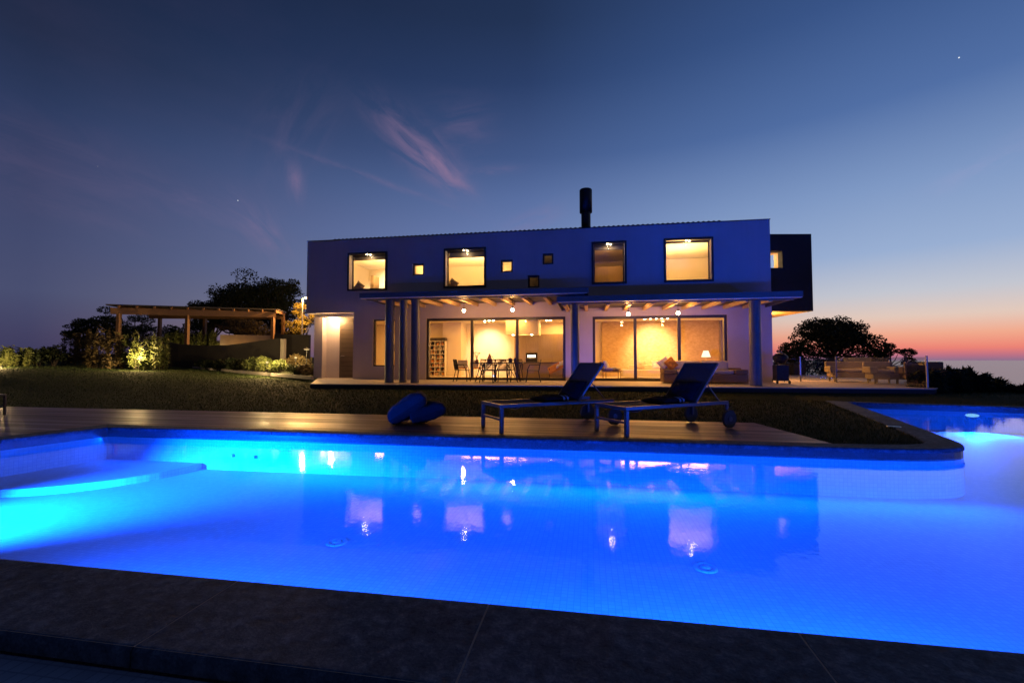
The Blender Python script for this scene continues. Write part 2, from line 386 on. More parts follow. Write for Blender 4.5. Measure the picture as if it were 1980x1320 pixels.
# ------------------------------------------------------------------ world: dusk sky, sunset glow beyond the right edge of the view
def build_world():
    w = bpy.data.worlds.new('World'); scene.world = w; w.use_nodes = True
    for n in list(w.node_tree.nodes): w.node_tree.nodes.remove(n)
    t = NT(w.node_tree); out = t.node('ShaderNodeOutputWorld'); bg = t.node('ShaderNodeBackground')
    t.l.new(bg.outputs[0], out.inputs[0])
    d = t.vm('NORMALIZE', t.node('ShaderNodeTexCoord').outputs['Generated'])
    s = t.node('ShaderNodeSeparateXYZ'); t.l.new(d, s.inputs[0])
    z = s.outputs[2]
    el = t.m('DIVIDE', t.m('ARCSINE', z), PI / 2)        # 0..1 above the horizon
    el = t.m('MAXIMUM', el, 0.0)
    hl = t.m('SQRT', t.m('MAXIMUM', t.m('SUBTRACT', 1.0, t.m('MULTIPLY', z, z)), 1e-5))
    az = YAW - R(50)                                     # sunset direction, clockwise from the view axis
    sd = (-math.sin(az), math.cos(az))
    ca = t.m('DIVIDE', t.m('ADD', t.m('MULTIPLY', s.outputs[0], sd[0]), t.m('MULTIPLY', s.outputs[1], sd[1])), hl)
    E = lambda deg: deg / 90
    sun = t.ramp(el, [(0, lin(146, 112, 140)), (E(.45), lin(190, 112, 132)), (E(1.1), lin(236, 130, 116)), (E(2.4), lin(240, 168, 140)), (E(4.1), lin(226, 200, 186)),
                      (E(6.5), lin(194, 197, 208)), (E(10.5), lin(152, 174, 210)), (E(16.6), lin(126, 152, 196)), (E(24.2), lin(80, 110, 164)), (E(33), lin(56, 84, 136)), (E(50), lin(28, 42, 80)), (1, lin(14, 26, 56))])
    mid = t.ramp(el, [(0, lin(120, 96, 118)), (E(1.2), lin(160, 112, 120)), (E(3), lin(168, 140, 142)), (E(6), lin(146, 146, 166)), (E(10), lin(122, 136, 178)), (E(15), lin(106, 126, 176)),
                      (E(19.7), lin(88, 110, 160)), (E(24.2), lin(66, 88, 136)), (E(31.8), lin(42, 62, 104)), (E(37.5), lin(33, 50, 84)), (E(55), lin(18, 30, 58)), (1, lin(14, 26, 56))])
    far = t.ramp(el, [(0, lin(56, 56, 88)), (E(2), lin(64, 63, 96)), (E(6), lin(72, 78, 112)), (E(10.5), lin(66, 74, 110)), (E(16.6), lin(58, 66, 102)), (E(21), lin(44, 58, 94)), (E(27), lin(30, 42, 70)), (E(42), lin(16, 25, 50)), (1, lin(14, 26, 56))])
    back = t.mix(.62, far, (0.0004, .0005, .001, 1))
    far = t.mix(t.m('MULTIPLY', t.maprange(ca, -.2, -.6), t.maprange(el, .6, .35)), far, back)
    c = t.mix(t.maprange(ca, -.12, .67), far, mid)
    c = t.mix(t.maprange(ca, .67, .985), c, sun)
    # wispy cirrus, each a stretched noise patch round its own direction in the sky
    def cirrus(az_deg, el_deg, ang, la, lb, strength, seed, c, tint):
        a = YAW - R(az_deg); e = R(el_deg)
        f = Vector((-math.sin(a) * math.cos(e), math.cos(a) * math.cos(e), math.sin(e)))
        r = Vector((math.cos(a), math.sin(a), 0)); u = r.cross(f)
        ra = r * math.cos(ang) + u * math.sin(ang); ub = -r * math.sin(ang) + u * math.cos(ang)
        den = t.m('MAXIMUM', t.vm('DOT_PRODUCT', d, tuple(f)), .05)
        p = t.m('DIVIDE', t.vm('DOT_PRODUCT', d, tuple(ra)), den); q = t.m('DIVIDE', t.vm('DOT_PRODUCT', d, tuple(ub)), den)
        front = t.m('GREATER_THAN', t.vm('DOT_PRODUCT', d, tuple(f)), .2)
        k = t.m('ADD', t.m('POWER', t.m('ABSOLUTE', t.m('DIVIDE', p, la)), 2.0), t.m('POWER', t.m('ABSOLUTE', t.m('DIVIDE', q, lb)), 2.0))
        g = t.m('POWER', 2.718, t.m('MULTIPLY', k, -1.0))
        cm = t.node('ShaderNodeCombineXYZ'); t.l.new(t.m('ADD', p, seed), cm.inputs[0]); t.l.new(t.m('MULTIPLY', q, 3.2), cm.inputs[1])
        nz = t.maprange(t.noise(cm.outputs[0], 9, 6, .62, .8), .38, .75)
        m_ = t.m('MULTIPLY', t.m('MULTIPLY', t.m('MULTIPLY', g, nz), strength), front)
        return t.mix(m_, c, tint)
    P = lin(150, 120, 152)
    azel = lambda px, py: (math.degrees(math.atan2(px - 990, 880)), math.degrees(math.atan2(695 - py, math.hypot(880, px - 990))))
    for px, py, ang, la, lb, st, sd_ in ((815, 290, R(-38), .085, .030, 1.2, 1.3), (880, 348, R(-24), .035, .014, .8, 4.1), (565, 345, R(-80), .03, .016, .6, 7.7), (560, 250, R(60), .10, .05, .12, 11.),
                                        (890, 240, R(10), .06, .05, .2, 2.2), (120, 400, R(-14), .09, .018, .12, 5.2), (380, 400, R(-20), .10, .02, .2, 8.2), (500, 440, R(-45), .06, .03, .5, 13.),
                                        (940, 325, R(6), .06, .008, .5, 17.), (60, 300, R(-10), .2, .06, .1, 21.), (730, 345, R(-14), .16, .006, .35, 23.), (1960, 290, R(24), .10, .014, .5, 27.), (1030, 425, R(25), .06, .02, .4, 31.)):
        a_, e_ = azel(px, py)
        c = cirrus(a_, e_, ang, la, lb, st * .8, sd_, c, lin(165, 160, 200) if px > 1500 else P)
    hz = t.noise(t.mapping(d, (2.2, 2.2, 5)), 2.2, 5, .6)
    c = t.mix(t.m('MULTIPLY', t.maprange(hz, .4, .75), t.maprange(ca, .6, -.3, 0, .10)), c, lin(96, 82, 118))
    # three stars and one aircraft light
    for px, py, sz, st in ((453, 384, .00075, 1.0), (1877, 97, .0009, 1.0), (176, 316, .0006, .35), (829, 446, .0006, .3)):
        a_, e_ = azel(px, py); a = YAW - R(a_); e = R(e_)
        f = (-math.sin(a) * math.cos(e), math.cos(a) * math.cos(e), math.sin(e))
        dist = t.vm('LENGTH', t.vm('SUBTRACT', d, f))
        c = t.mix(t.m('MULTIPLY', t.m('LESS_THAN', dist, sz), min(st, 1.0)), c, (st * .9, st * .95, st, 1))
    # real physical twilight as a faint base
    sk = t.node('ShaderNodeTexSky', sky_type='NISHITA'); sk.sun_disc = False; sk.sun_elevation = R(-2); sk.sun_rotation = -az
    c = t.mix(.012, c, sk.outputs[0], 'ADD')
    t.l.new(c, bg.inputs[0]); bg.inputs[1].default_value = 1.0
build_world()

# ------------------------------------------------------------------ ground
def S(a, b, v):
    x = min(1, max(0, (v - a) / (b - a))); return x * x * (3 - 2 * x)
def lawn_z(x, y):
    t = S(-9.5, -3.6, y)
    z = -.325 + .165 * t
    left = max(0.0, 1.2 - x)
    z += .046 * min(left, 26) * S(-9.0, -2.5, y) + .02 * max(0, y) * S(2, -4, x)
    if x > 14: z += (-.315 + .155 * S(-4.4, -3.3, y) - z) * S(14, 17, x)
    return z
def grid(name, xs, ys, zf, mat, kind):
    vs = [(x, y, zf(x, y)) for y in ys for x in xs]; k = len(xs)
    fs = [(j * k + i, j * k + i + 1, (j + 1) * k + i + 1, (j + 1) * k + i) for j in range(len(ys) - 1) for i in range(k - 1)]
    return tag(MB().add(vs, fs, True).build(name, mat), kind=kind)
# outlines in plan (metres, house front wall along y = 0)
def fillet(p0, c, p1, r, n=9):
    p0, c, p1 = Vector(p0), Vector(c), Vector(p1); a = (p0 - c).normalized(); b = (p1 - c).normalized()
    h = math.acos(max(-1, min(1, a.dot(b)))) / 2; t = r / math.tan(h); o = c + (a + b).normalized() * (r / math.sin(h))
    s0 = c + a * t - o; s1 = c + b * t - o; a0 = math.atan2(s0.y, s0.x); da = (math.atan2(s1.y, s1.x) - a0 + PI) % (2 * PI) - PI
    return [(o.x + r * math.cos(a0 + da * k / (n - 1)), o.y + r * math.sin(a0 + da * k / (n - 1))) for k in range(n)]
def smooth(p, it=2):
    for _ in range(it):
        q = [p[0]]
        for a, b in zip(p, p[1:]): q += [(a[0] * .75 + b[0] * .25, a[1] * .75 + b[1] * .25), (a[0] * .25 + b[0] * .75, a[1] * .25 + b[1] * .75)]
        p = q + [p[-1]]
    return p
NOSE = smooth([(16.1, -11.91), (16.68, -11.87), (17.10, -11.76), (17.38, -11.57), (17.53, -11.32), (17.64, -11.0), (17.74, -10.65)], 1)
NOSE_OUT = smooth([(15.8, -11.60), (16.57, -11.53), (16.88, -11.45), (17.06, -11.32), (17.15, -11.14), (17.22, -10.92), (17.34, -10.6)], 1)
assert len(NOSE) == len(NOSE_OUT)
POOL = [(3.95, -16.42), (3.80, -15.2), (4.09, -13.3), (4.34, -12.03), (9.0, -11.98), (12.9, -11.90)] + NOSE + [(18.4, -8.4), (19.41, -4.77), (22.86, -5.54), (27.6, -6.6), (25.8, -13.2), (25.42, -16.42)]
POOL_OUT = [(3.95, -17.0), (3.35, -15.3), (3.70, -13.3), (3.95, -11.70), (9.0, -11.72), (12.9, -11.62)] + NOSE_OUT + [(17.97, -8.3), (19.0, -4.42), (22.9, -5.28), (28.2, -6.3), (26.4, -13.2), (25.42, -17.0)]
NP = len(POOL); NT_ = 6 + len(NOSE)
def inside(x, y, poly):
    c = False; n = len(poly)
    for i in range(n):
        x0, y0 = poly[i]; x1, y1 = poly[(i + 1) % n]
        if (y0 > y) != (y1 > y) and x < (x1 - x0) * (y - y0) / (y1 - y0) + x0: c = not c
    return c
WZ, CZ, FZ = -.44, -.30, -.94
DECK = [(-16, -9.55), (15.45, -9.55), (15.6, -10.5), (15.78, -11.585), (12.9, -11.62), (9.0, -11.72), (3.95, -11.70), (3.70, -13.3), (3.35, -15.3), (3.95, -17.0), (3.95, -17.02), (-16, -17.02)]
from mathutils.geometry import tessellate_polygon, delaunay_2d_cdt
def sheet(name, outer, holes, zf, mat, kind, step=None):
    """flat or sloping sheet with holes: constrained triangulation"""
    pts = []; edges = []
    for poly in [outer] + holes:
        b = len(pts); n = len(poly)
        for i in range(n): pts.append(Vector(poly[i])); edges.append((b + i, b + (i + 1) % n))
    if step:
        xs = np.arange(min(p[0] for p in outer), max(p[0] for p in outer), step); ys = np.arange(min(p[1] for p in outer), max(p[1] for p in outer), step)
        for x in xs:
            for y in ys:
                if inside(x, y, outer) and not any(inside(x, y, h) for h in holes): pts.append(Vector((float(x) + .011, float(y) + .007)))
    v, e, f, *_ = delaunay_2d_cdt(pts, edges, [], 0, 1e-6)
    keep = []
    for t in f:
        cx = sum(v[i].x for i in t) / len(t); cy = sum(v[i].y for i in t) / len(t)
        if inside(cx, cy, outer) and not any(inside(cx, cy, h) for h in holes): keep.append(tuple(t))
    return tag(MB().add([(p.x, p.y, zf(p.x, p.y)) for p in v], keep, True).build(name, mat), kind=kind)
TERR = [(.25, .4), (2.75, -3.9), (22.5, -3.25), (22.5, -3.2), (26.5, 1.5), (26.5, 9), (.25, 9)]
LAWN = [(-34, -9.5), (-34, 24), (-.12, 24), (-.12, .45), (.25, .42), (2.77, -3.86), (22.4, -3.21), (27.5, -1.0), (34, -3), (34, -22), (25.42, -22)] + [POOL_OUT[i] for i in range(NP - 1, 5, -1)] + [(15.76, -11.568), (15.58, -10.5), (15.42, -9.58), (-16, -9.58), (-16, -9.5)]
lawn = sheet('lawn', LAWN, [], lambda x, y: lawn_z(x, y), M['lawn'], 'structure', .8)
def terr_z(x, y):
    d = max(0, math.hypot(x - 10, y + 2) - 26)
    return -1.3 - .10 * d - .00004 * d * d + (2.2 * S(-8, -30, x) * S(-5, 12, y))
gx = sorted(set(list(np.linspace(-700, -50, 16)) + list(np.linspace(-50, 60, 40)) + list(np.linspace(60, 700, 16))))
gy = sorted(set(list(np.linspace(-400, -40, 8)) + list(np.linspace(-40, 70, 40)) + list(np.linspace(70, 900, 20))))
def terr_z2(x, y):
    z = terr_z(x, y)
    if -15 < x < 28 and -22 < y < 8: z = min(z, -2.2)
    return z
grid('terrain', gx, gy, terr_z2, M['terrain'], 'structure')
# sea: a flat sheet out to the horizon
tag(MB().add([(-90000, -60000, -190), (90000, -60000, -190), (90000, 120000, -190), (-90000, 120000, -190)], [(0, 1, 2, 3)]).build('sea', M['sea']), kind='structure')

# terrace slab with a dark riser
mb = MB(); n = len(TERR)
mb.add([(x, y, 0) for x, y in TERR], [tuple(range(n))])
tr = mb.build('terrace', M['terrace']); tag(tr, kind='structure')
mb = MB()
ins = [(x, y) for x, y in TERR]
mb.add([(x, y, -.028) for x, y in ins] + [(x, y, -.42) for x, y in ins], [(n + i, n + (i + 1) % n, (i + 1) % n, i) for i in range(n)])
tag(mb.build('terrace_step', M['step']), kind='structure')
mb = MB(); mb.add([(x, y, -.0005) for x, y in ins] + [(x, y, -.028) for x, y in ins], [(n + i, n + (i + 1) % n, (i + 1) % n, i) for i in range(n)])
tag(mb.build('terrace_edge', M['terrace']), kind='structure')
# deck
mb = MB(); n = len(DECK)
from mathutils.geometry import tessellate_polygon
def poly_sheet(mb, poly, z):
    tris = tessellate_polygon([[Vector((x, y, 0)) for x, y in poly]])
    vs = [(x, y, z) for x, y in poly]; fs = []
    for t in tris:
        a, b, c = (Vector(vs[i]) for i in t)
        fs.append(t if (b - a).cross(c - a).z > 0 else tuple(reversed(t)))
    mb.add(vs, fs); return mb
poly_sheet(mb, DECK, CZ - .004)
mb.add([(x, y, CZ - .004) for x, y in DECK] + [(x, y, CZ - .1) for x, y in DECK], [(n + i, n + (i + 1) % n, (i + 1) % n, i) for i in range(n)])
tag(mb.build('pool_deck', M['deck']), kind='structure')
# near patio behind the coping, one step lower
mb = MB(); poly_sheet(mb, [(-16, -17.02), (40, -17.02), (40, -30), (-16, -30)], CZ - .075)
tag(mb.build('patio', M['patio']), kind='structure')

# coping: slabs round the pool with open joints
def ring_slabs(mb, inn, out, z0, z1, r=.022):
    n = len(inn)
    for i in range(n):
        a, b = Vector(inn[i]), Vector(inn[(i + 1) % n]); c, d = Vector(out[i]), Vector(out[(i + 1) % n])
        L = (b - a).length; k = max(1, round(L / 1.343)); g = .0045 / max(L, .1)
        for j in range(k):
            t0, t1 = j / k + (g if k > 1 or L > .9 else 0), (j + 1) / k - (g if k > 1 or L > .9 else 0)
            p = [a.lerp(b, t0), a.lerp(b, t1), c.lerp(d, t1), c.lerp(d, t0)]
            ib = [(q - o) for q, o in zip(p[:2], (p[3], p[2]))]
            w0 = ib[0].normalized() * r; w1 = ib[1].normalized() * r
            # section: rounded inner and outer top edges
            def pt(q, z): return (q.x, q.y, z)
            sec = []
            for (I, O, w) in ((p[0], p[3], w0), (p[1], p[2], w1)):
                ring = []
                for kk in range(5):
                    an = PI / 2 * kk / 4; ring.append(pt(I - w + w * math.cos(an), z1 - r + r * math.sin(an)))
                for kk in range(5):
                    an = PI / 2 * kk / 4; ring.append(pt(O + w - w * math.sin(an), z1 - r + r * math.cos(an)))
                ring.append(pt(O, z0 - .022)); ring.append(pt(I, z0)); sec.append(ring)
            m = len(sec[0]); vs = sec[0] + sec[1]
            mb.add(vs, [(q, (q + 1) % m, m + (q + 1) % m, m + q) for q in range(m)], False)
            mb.add(sec[0], [tuple(range(m))]); mb.add(sec[1], [tuple(reversed(range(m)))])
mb = MB(); ring_slabs(mb, POOL, POOL_OUT, CZ - .055, CZ)
tag(mb.build('pool_coping', M['coping']), kind='structure')
mb = MB()      # pale grout bed showing in the joints of the near coping
L_ = NP - 1
mb.add([(POOL[L_][0], POOL[L_][1] + -.012, CZ - .0015), (POOL[0][0], POOL[0][1] - .012, CZ - .0015), (POOL_OUT[0][0], POOL_OUT[0][1] + .012, CZ - .0015), (POOL_OUT[L_][0], POOL_OUT[L_][1] + .012, CZ - .0015)], [(0, 1, 2, 3)])
tag(mb.build('coping_grout', M['retainlit']), kind='structure')
# pool shell
n = len(POOL)
def off(poly, d):
    r = []
    for i in range(len(poly)):
        p = Vector(poly[i]); a = (p - Vector(poly[i - 1])).normalized(); b = (Vector(poly[(i + 1) % len(poly)]) - p).normalized()
        nrm = (Vector((a.y, -a.x)) + Vector((b.y, -b.x))).normalized(); r.append((p.x - nrm.x * d, p.y - nrm.y * d))
    return r
PB = off(POOL, .012)
mb = MB(); mb.add([(x, y, CZ - .055) for x, y in PB] + [(x, y, WZ - .02) for x, y in PB], [(i, (i + 1) % n, n + (i + 1) % n, n + i) for i in range(n)])
tag(mb.build('pool_waterline_band', M['bandtile']), kind='structure')
mb = MB(); mb.add([(x, y, WZ - .02) for x, y in PB] + [(x, y, FZ) for x, y in PB], [(i, (i + 1) % n, n + (i + 1) % n, n + i) for i in range(n)])
poly_sheet(mb, PB, FZ)
tag(mb.build('pool_basin', M['pooltile']), kind='structure')
# sunken quarter-round platform in the far left corner
pc = Vector((4.34, -12.03)); rad = 1.85
arc = [(pc.x + rad * math.cos(a), pc.y - rad * math.sin(a)) for a in np.linspace(-.05, PI / 2 + .32, 26)]
poly = arc + [(3.8, -12.0 - rad * .9), (3.9, -11.9)]
tag(MB().prism(poly, FZ - .05, WZ - .40).build('pool_platform', M['pooltile']), kind='structure')
mb = MB(); poly_sheet(mb, PB, WZ)
tag(mb.build('water', M['water']), kind='structure')

# ------------------------------------------------------------------ pool lamps and fittings
BLUE = (0.0, .083, 1.0)
def pool_lamp(p, nrm, label):
    nrm = Vector((nrm[0], nrm[1], 0)).normalized(); a = math.atan2(nrm.y, nrm.x)
    t = thing('pool_lamp', label, 'pool lamp', (p[0], p[1], p[2]), a, 'round blue lamps set in the pool walls')
    for nm, x0, x1, r, mt in (('rim', 0, .02, .16, 'steel'), ('lens', .021, .03, .135, 'poolbulb')):
        o = MB().tube([(x0, 0, 0), (x1, 0, 0)], r, 24).build(nm, M[mt], t); o.scale = (1, 1, .32)
    return t
FARL = Vector((19.41, -4.77)).lerp(Vector((22.86, -5.54)), .72)
pool_lamp((FARL.x + .012, FARL.y - .012, WZ - .10), (-.22, -1), 'glowing pool lamp under the far wall of the right-hand pool arm')
def plight(name, loc, target, power, spot=None, blend=.6, size=.11, color=BLUE):
    if spot: return light('SPOT', name, loc, power, color, size, target, R(spot), blend)
    return light('AREA', name, loc, power, color, .3, target)

# ------------------------------------------------------------------ house
HX0, HX1, HZ, HD = -.1, 19.28, 6.19, 9.0
house = thing('house', 'white two-storey flat-roofed house with lit windows behind the lawn', 'house', (0, 0, 0))
BIG = [(1.92, 3.77, 3.885, 5.575), (6.36, 8.2, 3.90, 5.58), (12.58, 13.95, 3.88, 5.595), (15.385, 17.22, 3.885, 5.60)]
SML = [(4.915, 5.43, 4.495, 5.015), (8.82, 9.33, 4.505, 5.03), (10.58, 11.03, 4.77, 5.23), (9.96, 10.45, 3.825, 4.345)]
ENT = (HX0 - 1, 2.2, -1, 2.93); SLIM = (3.12, 4.15, .56, 2.6)
D1 = (5.56, 11.51, -.0, 2.61); D2 = (12.6, 17.7, -.0, 2.585)
wall = MB().wall(HX0, HX1, -.3, HZ, BIG + SML + [ENT, SLIM, (D1[0], D1[1], -1, D1[3]), (D2[0], D2[1], -1, D2[3])], 0, .36).build('front_wall', M['plaster'], house)
mb = MB(); mb.box(HX1 - .36, HX1 - .002, .362, HD, -.3, HZ - .001); mb.build('side_wall', M['plaster'], house)
mb = MB(); mb.box(HX0 + .002, HX0 + .36, .362, HD, 2.93, HZ - .001); mb.box(HX0 + .002, HX0 + .36, .95, HD, -.3, 2.93); mb.build('side_wall', M['plaster'], house)
MB().box(HX0 + .37, HX1 - .37, HD - .3, HD - .001, -.3, HZ - .001).build('rear_wall', M['plaster'], house)
MB().box(HX0 - .02, HX1 + .02, -.025, .38, HZ + .001, HZ + .03).build('parapet_cap', M['dark_metal'], house)
# low tiled roof whose tile ends peep over the parapet
mb = MB()
for i in range(86):
    x = 1.0 + i * .195
    mb.tube([(x, .42, HZ + .092), (x, 3.0, HZ + .29)], .10, 8)
mb.box(.8, 17.8, .40, 8.6, HZ - .1, HZ + .015)
roof = mb.build('roof', M['roof'], house)
ch = MB().cyl((12.35, 1.6), .205, HZ - .05, 7.45, 24).build('chimney', M['black'], roof)
MB().lathe((12.35, 1.6, 0), [(.2, 7.35), (.275, 7.35), (.275, 8.35), (.25, 8.385), (.2, 8.40), (0.001, 8.40)], 24).build('chimney_cowl', M['black'], house)
# floors, ceilings and partitions
MB().box(.27, HX1 - .37, .37, HD - .31, -.2, -.004).build('interior_floor', M['floorwood'], house)
MB().box(.27, HX1 - .37, .37, HD - .31, 2.78, 3.08).build('ceiling', M['ceil'], house)
MB().box(.27, HX1 - .37, .37, HD - .31, 5.84, 6.0).build('ceiling', M['ceil'], house)
def part(name, m, *b): return MB().box(*b).build(name, m, house)
part('partition_wall', M['inner'], 4.2, 4.35, .37, 2.0, -.003, 2.779)
part('partition_wall', M['inner'], 11.85, 12.35, .37, 8.6, -.003, 2.779)
part('partition_wall', M['inner'], 4.9, 11.85, 5.3, 5.45, -.003, 2.779)
part('partition_wall', M['inner'], .27, 4.9, 5.0, 5.15, -.003, 2.779)
part('partition_wall', M['inner'], 4.9, 5.9, 4.25, 5.299, -.003, 2.779)
part('partition_wall', M['inner'], 12.35, 18.9, 5.3, 5.45, -.003, 2.779)
part('stone_wall', M['stone'], 13.1, 18.72, 5.05, 5.299, -.003, 2.779)
for x in (.265, 4.55, 9.62, 12.25, 14.6, 18.3):
    part('partition_wall', M['inner'], x, x + .12, .37, 4.9, 3.081, 5.839)
part('partition_wall', M['inner'], .27, 18.9, 4.9, 5.0, 3.081, 5.839)
# ceiling hood over the kitchen
MB().box(8.5, 10.05, 2.9, 4.2, 2.06, 2.779).build('kitchen_hood', M['inner'], house)
# entrance recess
MB().box(HX0 + .01, 2.2, .95, 1.15, -.003, 2.93).build('entrance_wall', M['plaster'], house)
MB().box(HX0 + .005, .32, .62, .949, -.003, 2.93).build('entrance_pier', M['plaster'], house)
MB().box(2.2, 2.5, .37, 1.15, -.003, 2.92).build('entrance_wall', M['plaster'], house)
MB().box(HX0 + .01, 2.5, .365, 1.4, 2.931, 3.08).build('entrance_soffit', M['plaster'], house)
d = MB().box(1.02, 2.12, .90, .949, .02, 2.88).build('front_door', M['door'], house)
mb = MB()
for k in range(13): mb.box(1.1, 2.06, .894, .8995, .12 + k * .21, .12 + k * .21 + .012)
mb.build('door_groove', M['black'], d)
MB().tube([(1.12, .895, 1.02), (1.12, .84, 1.02), (1.30, .84, 1.02)], .014, 8).build('handle', M['steel'], d)
for x in (.78, 1.0): MB().cyl((x, .62), .055, 2.915, 2.932, 16).build('soffit_downlight', M['down'], house)
# upper windows: projecting dark box frames with deep reveals
def big_window(w, blind=0):
    x0, x1, z0, z1 = w
    f = frame4(x0, x1, z0, z1, -.09, .30, .075).build('window', M['dark_metal'], house)
    frame4(x0 + .076, x1 - .076, z0 + .076, z1 - .076, .20, .26, .05).build('sash', M['dark_metal'], f)
    MB().box(x0 + .12, x1 - .12, .225, .235, z0 + .12, z1 - .12).build('pane', M['glass'], f)
    MB().box(x0 + .0765, x0 + .082, -.07, .198, z0 + .08, z1 - .08).build('reveal', M['whitefab'], f)
    MB().box(x1 - .082, x1 - .0765, -.07, .198, z0 + .08, z1 - .08).build('reveal', M['whitefab'], f)
    cx = (x0 + x1) / 2
    for k, dx in enumerate((-.06, .07)):
        MB().cyl((cx + dx, .02 + .08 * k), .028, z1 - .088, z1 - .0755, 12).build('downlight', M['bulb'], f)
    if blind: MB().box(x0 + .13, x1 - .13, .262, .275, z1 - .12 - blind, z1 - .125).build('blind', M['cab'], f)
    return f
for w, bl_ in zip(BIG, (.16, .22, .14, 0)): big_window(w, bl_)
for w in SML:
    x0, x1, z0, z1 = w
    f = frame4(x0 + .001, x1 - .001, z0 + .001, z1 - .001, .10, .22, .07).build('window', M['dark_metal'], house)
    MB().box(x0 + .07, x1 - .07, .15, .16, z0 + .07, z1 - .07).build('pane', M['glass'], f)
f = frame4(SLIM[0] + .001, SLIM[1] - .001, SLIM[2] + .001, SLIM[3] - .001, .08, .2, .05).build('window', M['dark_metal'], house)
MB().box(SLIM[0] + .05, SLIM[1] - .05, .13, .14, SLIM[2] + .05, SLIM[3] - .05).build('pane', M['glass'], f)
def sliding(dr, mull, handle_x):
    x0, x1, z0, z1 = dr
    f = frame4(x0 + .001, x1 - .001, z0 + .003, z1 - .001, .08, .26, .10).build('sliding_door', M['dark_metal'], house)
    for mx in mull: MB().box(mx - .055, mx + .055, .10, .24, z0 + .10, z1 - .10).build('mullion', M['dark_metal'], f)
    xs = [x0 + .10] + list(mull) + [x1 - .10]
    for a, b in zip(xs, xs[1:]):
        MB().box(a + .03, b - .03, .165, .175, z0 + .09, z1 - .09).build('pane', M['glass'], f)
    MB().box(handle_x - .015, handle_x + .015, .05, .0795, .95, 1.25).build('handle', M['black'], f)
sliding(D1, (7.56, 9.5), 5.62); sliding(D2, (14.27, 15.95), 17.62)
# black loggia box standing proud of the right-hand side of the house
BOX = thing('corner_loggia', 'black box-shaped loggia with a square opening beside the upper right house corner', 'loggia', (19.31, 1.1, 0), R(9.0))
bx = MB().wall(-.0, 2.06, 2.80, 5.93, [(.0 - .2, .88, 4.55, 5.24)], 0, .32); bx.build('front_panel', M['charcoal'], BOX)
MB().box(0, 2.06, .322, 3.2, 5.75, 5.928).build('roof_panel', M['charcoal'], BOX)
MB().box(0, 2.06, .322, 3.2, 2.802, 3.0).build('floor_panel', M['wood'], BOX)
MB().box(.883, .96, .325, .62, 4.0, 5.74).build('reveal', M['wood'], BOX)
MB().box(-.05, .882, .325, .8, 5.242, 5.34).build('lintel', M['wood'], BOX)
for k in range(3): MB().cyl((.22 + k * .17, .9), .05, 2.785, 2.8025, 14).build('soffit_downlight', M['down'], BOX)
MB().bar((-.1, 1.2, 5.24), (.70, .8, 5.20), .035, .03).build('lamp_track', M['bulb'], BOX)

# ------------------------------------------------------------------ pergolas
def pergola(label, x0, x1, dz, raft, cols, overlap_top=False):
    t = thing('pergola', label, 'pergola', (0, 0, 0), 0, 'two roofed pergolas along the terrace')
    yf = -3.05
    MB().box(x0, x1, yf, -.003, 3.225 + dz, 3.285 + dz).build('roof_panel', M['dark_metal'], t)
    MB().box(x0, x1, yf - .03, yf - .001, 3.12 + dz, 3.30 + dz).build('fascia', M['blue_paint'], t)
    MB().box(x0, x1, yf - .045, yf + .10, 3.095 + dz, 3.118 + dz).build('lit_lip', M['white'], t)  # lamp-lit lower edge of the fascia, its brightness put into white paint
    for xx in (x0 - .028, x1 + .002): MB().box(xx, xx + .026, yf - .03, -.003, 3.12 + dz, 3.30 + dz).build('side_fascia', M['blue_paint'], t)
    MB().box(x0 + .1, x1 - .1, -2.78, -2.64, 3.065 + dz, 3.19 + dz).build('beam', M['blue_paint'], t)
    for x in raft:
        MB().add(*box_slope(x - .06, x + .06, -2.63, -.004, 3.03 + dz, 3.09 + dz, .13)).build('rafter', M['wood'], t)
    for (x, y, r) in cols:
        c = MB().cyl((x, y), r, .012, 3.064 + dz if y < -2.55 else 3.224 + dz, 28).build('column', M['blue_paint'], t)
        MB().box(x - r * .8, x + r * .8, y - r * .8, y + r * .8, .001, .014).build('base_plate', M['steel'], c)
    return t
def box_slope(x0, x1, y0, y1, zb0, zb1, h):
    vs = [(x0, y0, zb0), (x1, y0, zb0), (x1, y1, zb1), (x0, y1, zb1), (x0, y0, zb0 + h), (x1, y0, zb0 + h), (x1, y1, zb1 + h), (x0, y1, zb1 + h)]
    return vs, [(0, 3, 2, 1), (4, 5, 6, 7), (0, 1, 5, 4), (1, 2, 6, 5), (2, 3, 7, 6), (3, 0, 4, 7)]
pergola('higher pergola on three round columns over the dining terrace', 4.15, 12.42, 0, [4.7, 5.47, 6.26, 7.04, 7.81, 8.59, 9.37, 10.13, 10.92, 11.7],
        [(5.16, -2.72, .165), (5.60, -2.50, .14), (6.16, -2.72, .15)])
pergola('lower pergola on two round columns over the outdoor sofa', 11.4, 19.05, -.295, [11.62, 12.36, 13.12, 13.85, 14.6, 15.35, 16.08, 16.83, 17.6, 18.3],
        [(11.98, -2.7, .15), (17.78, -2.7, .175)])
PEND = [(7.69, -1.6, 2.745), (9.6, -1.6, 2.745), (13.87, -1.6, 2.51), (15.6, -1.6, 2.52)]
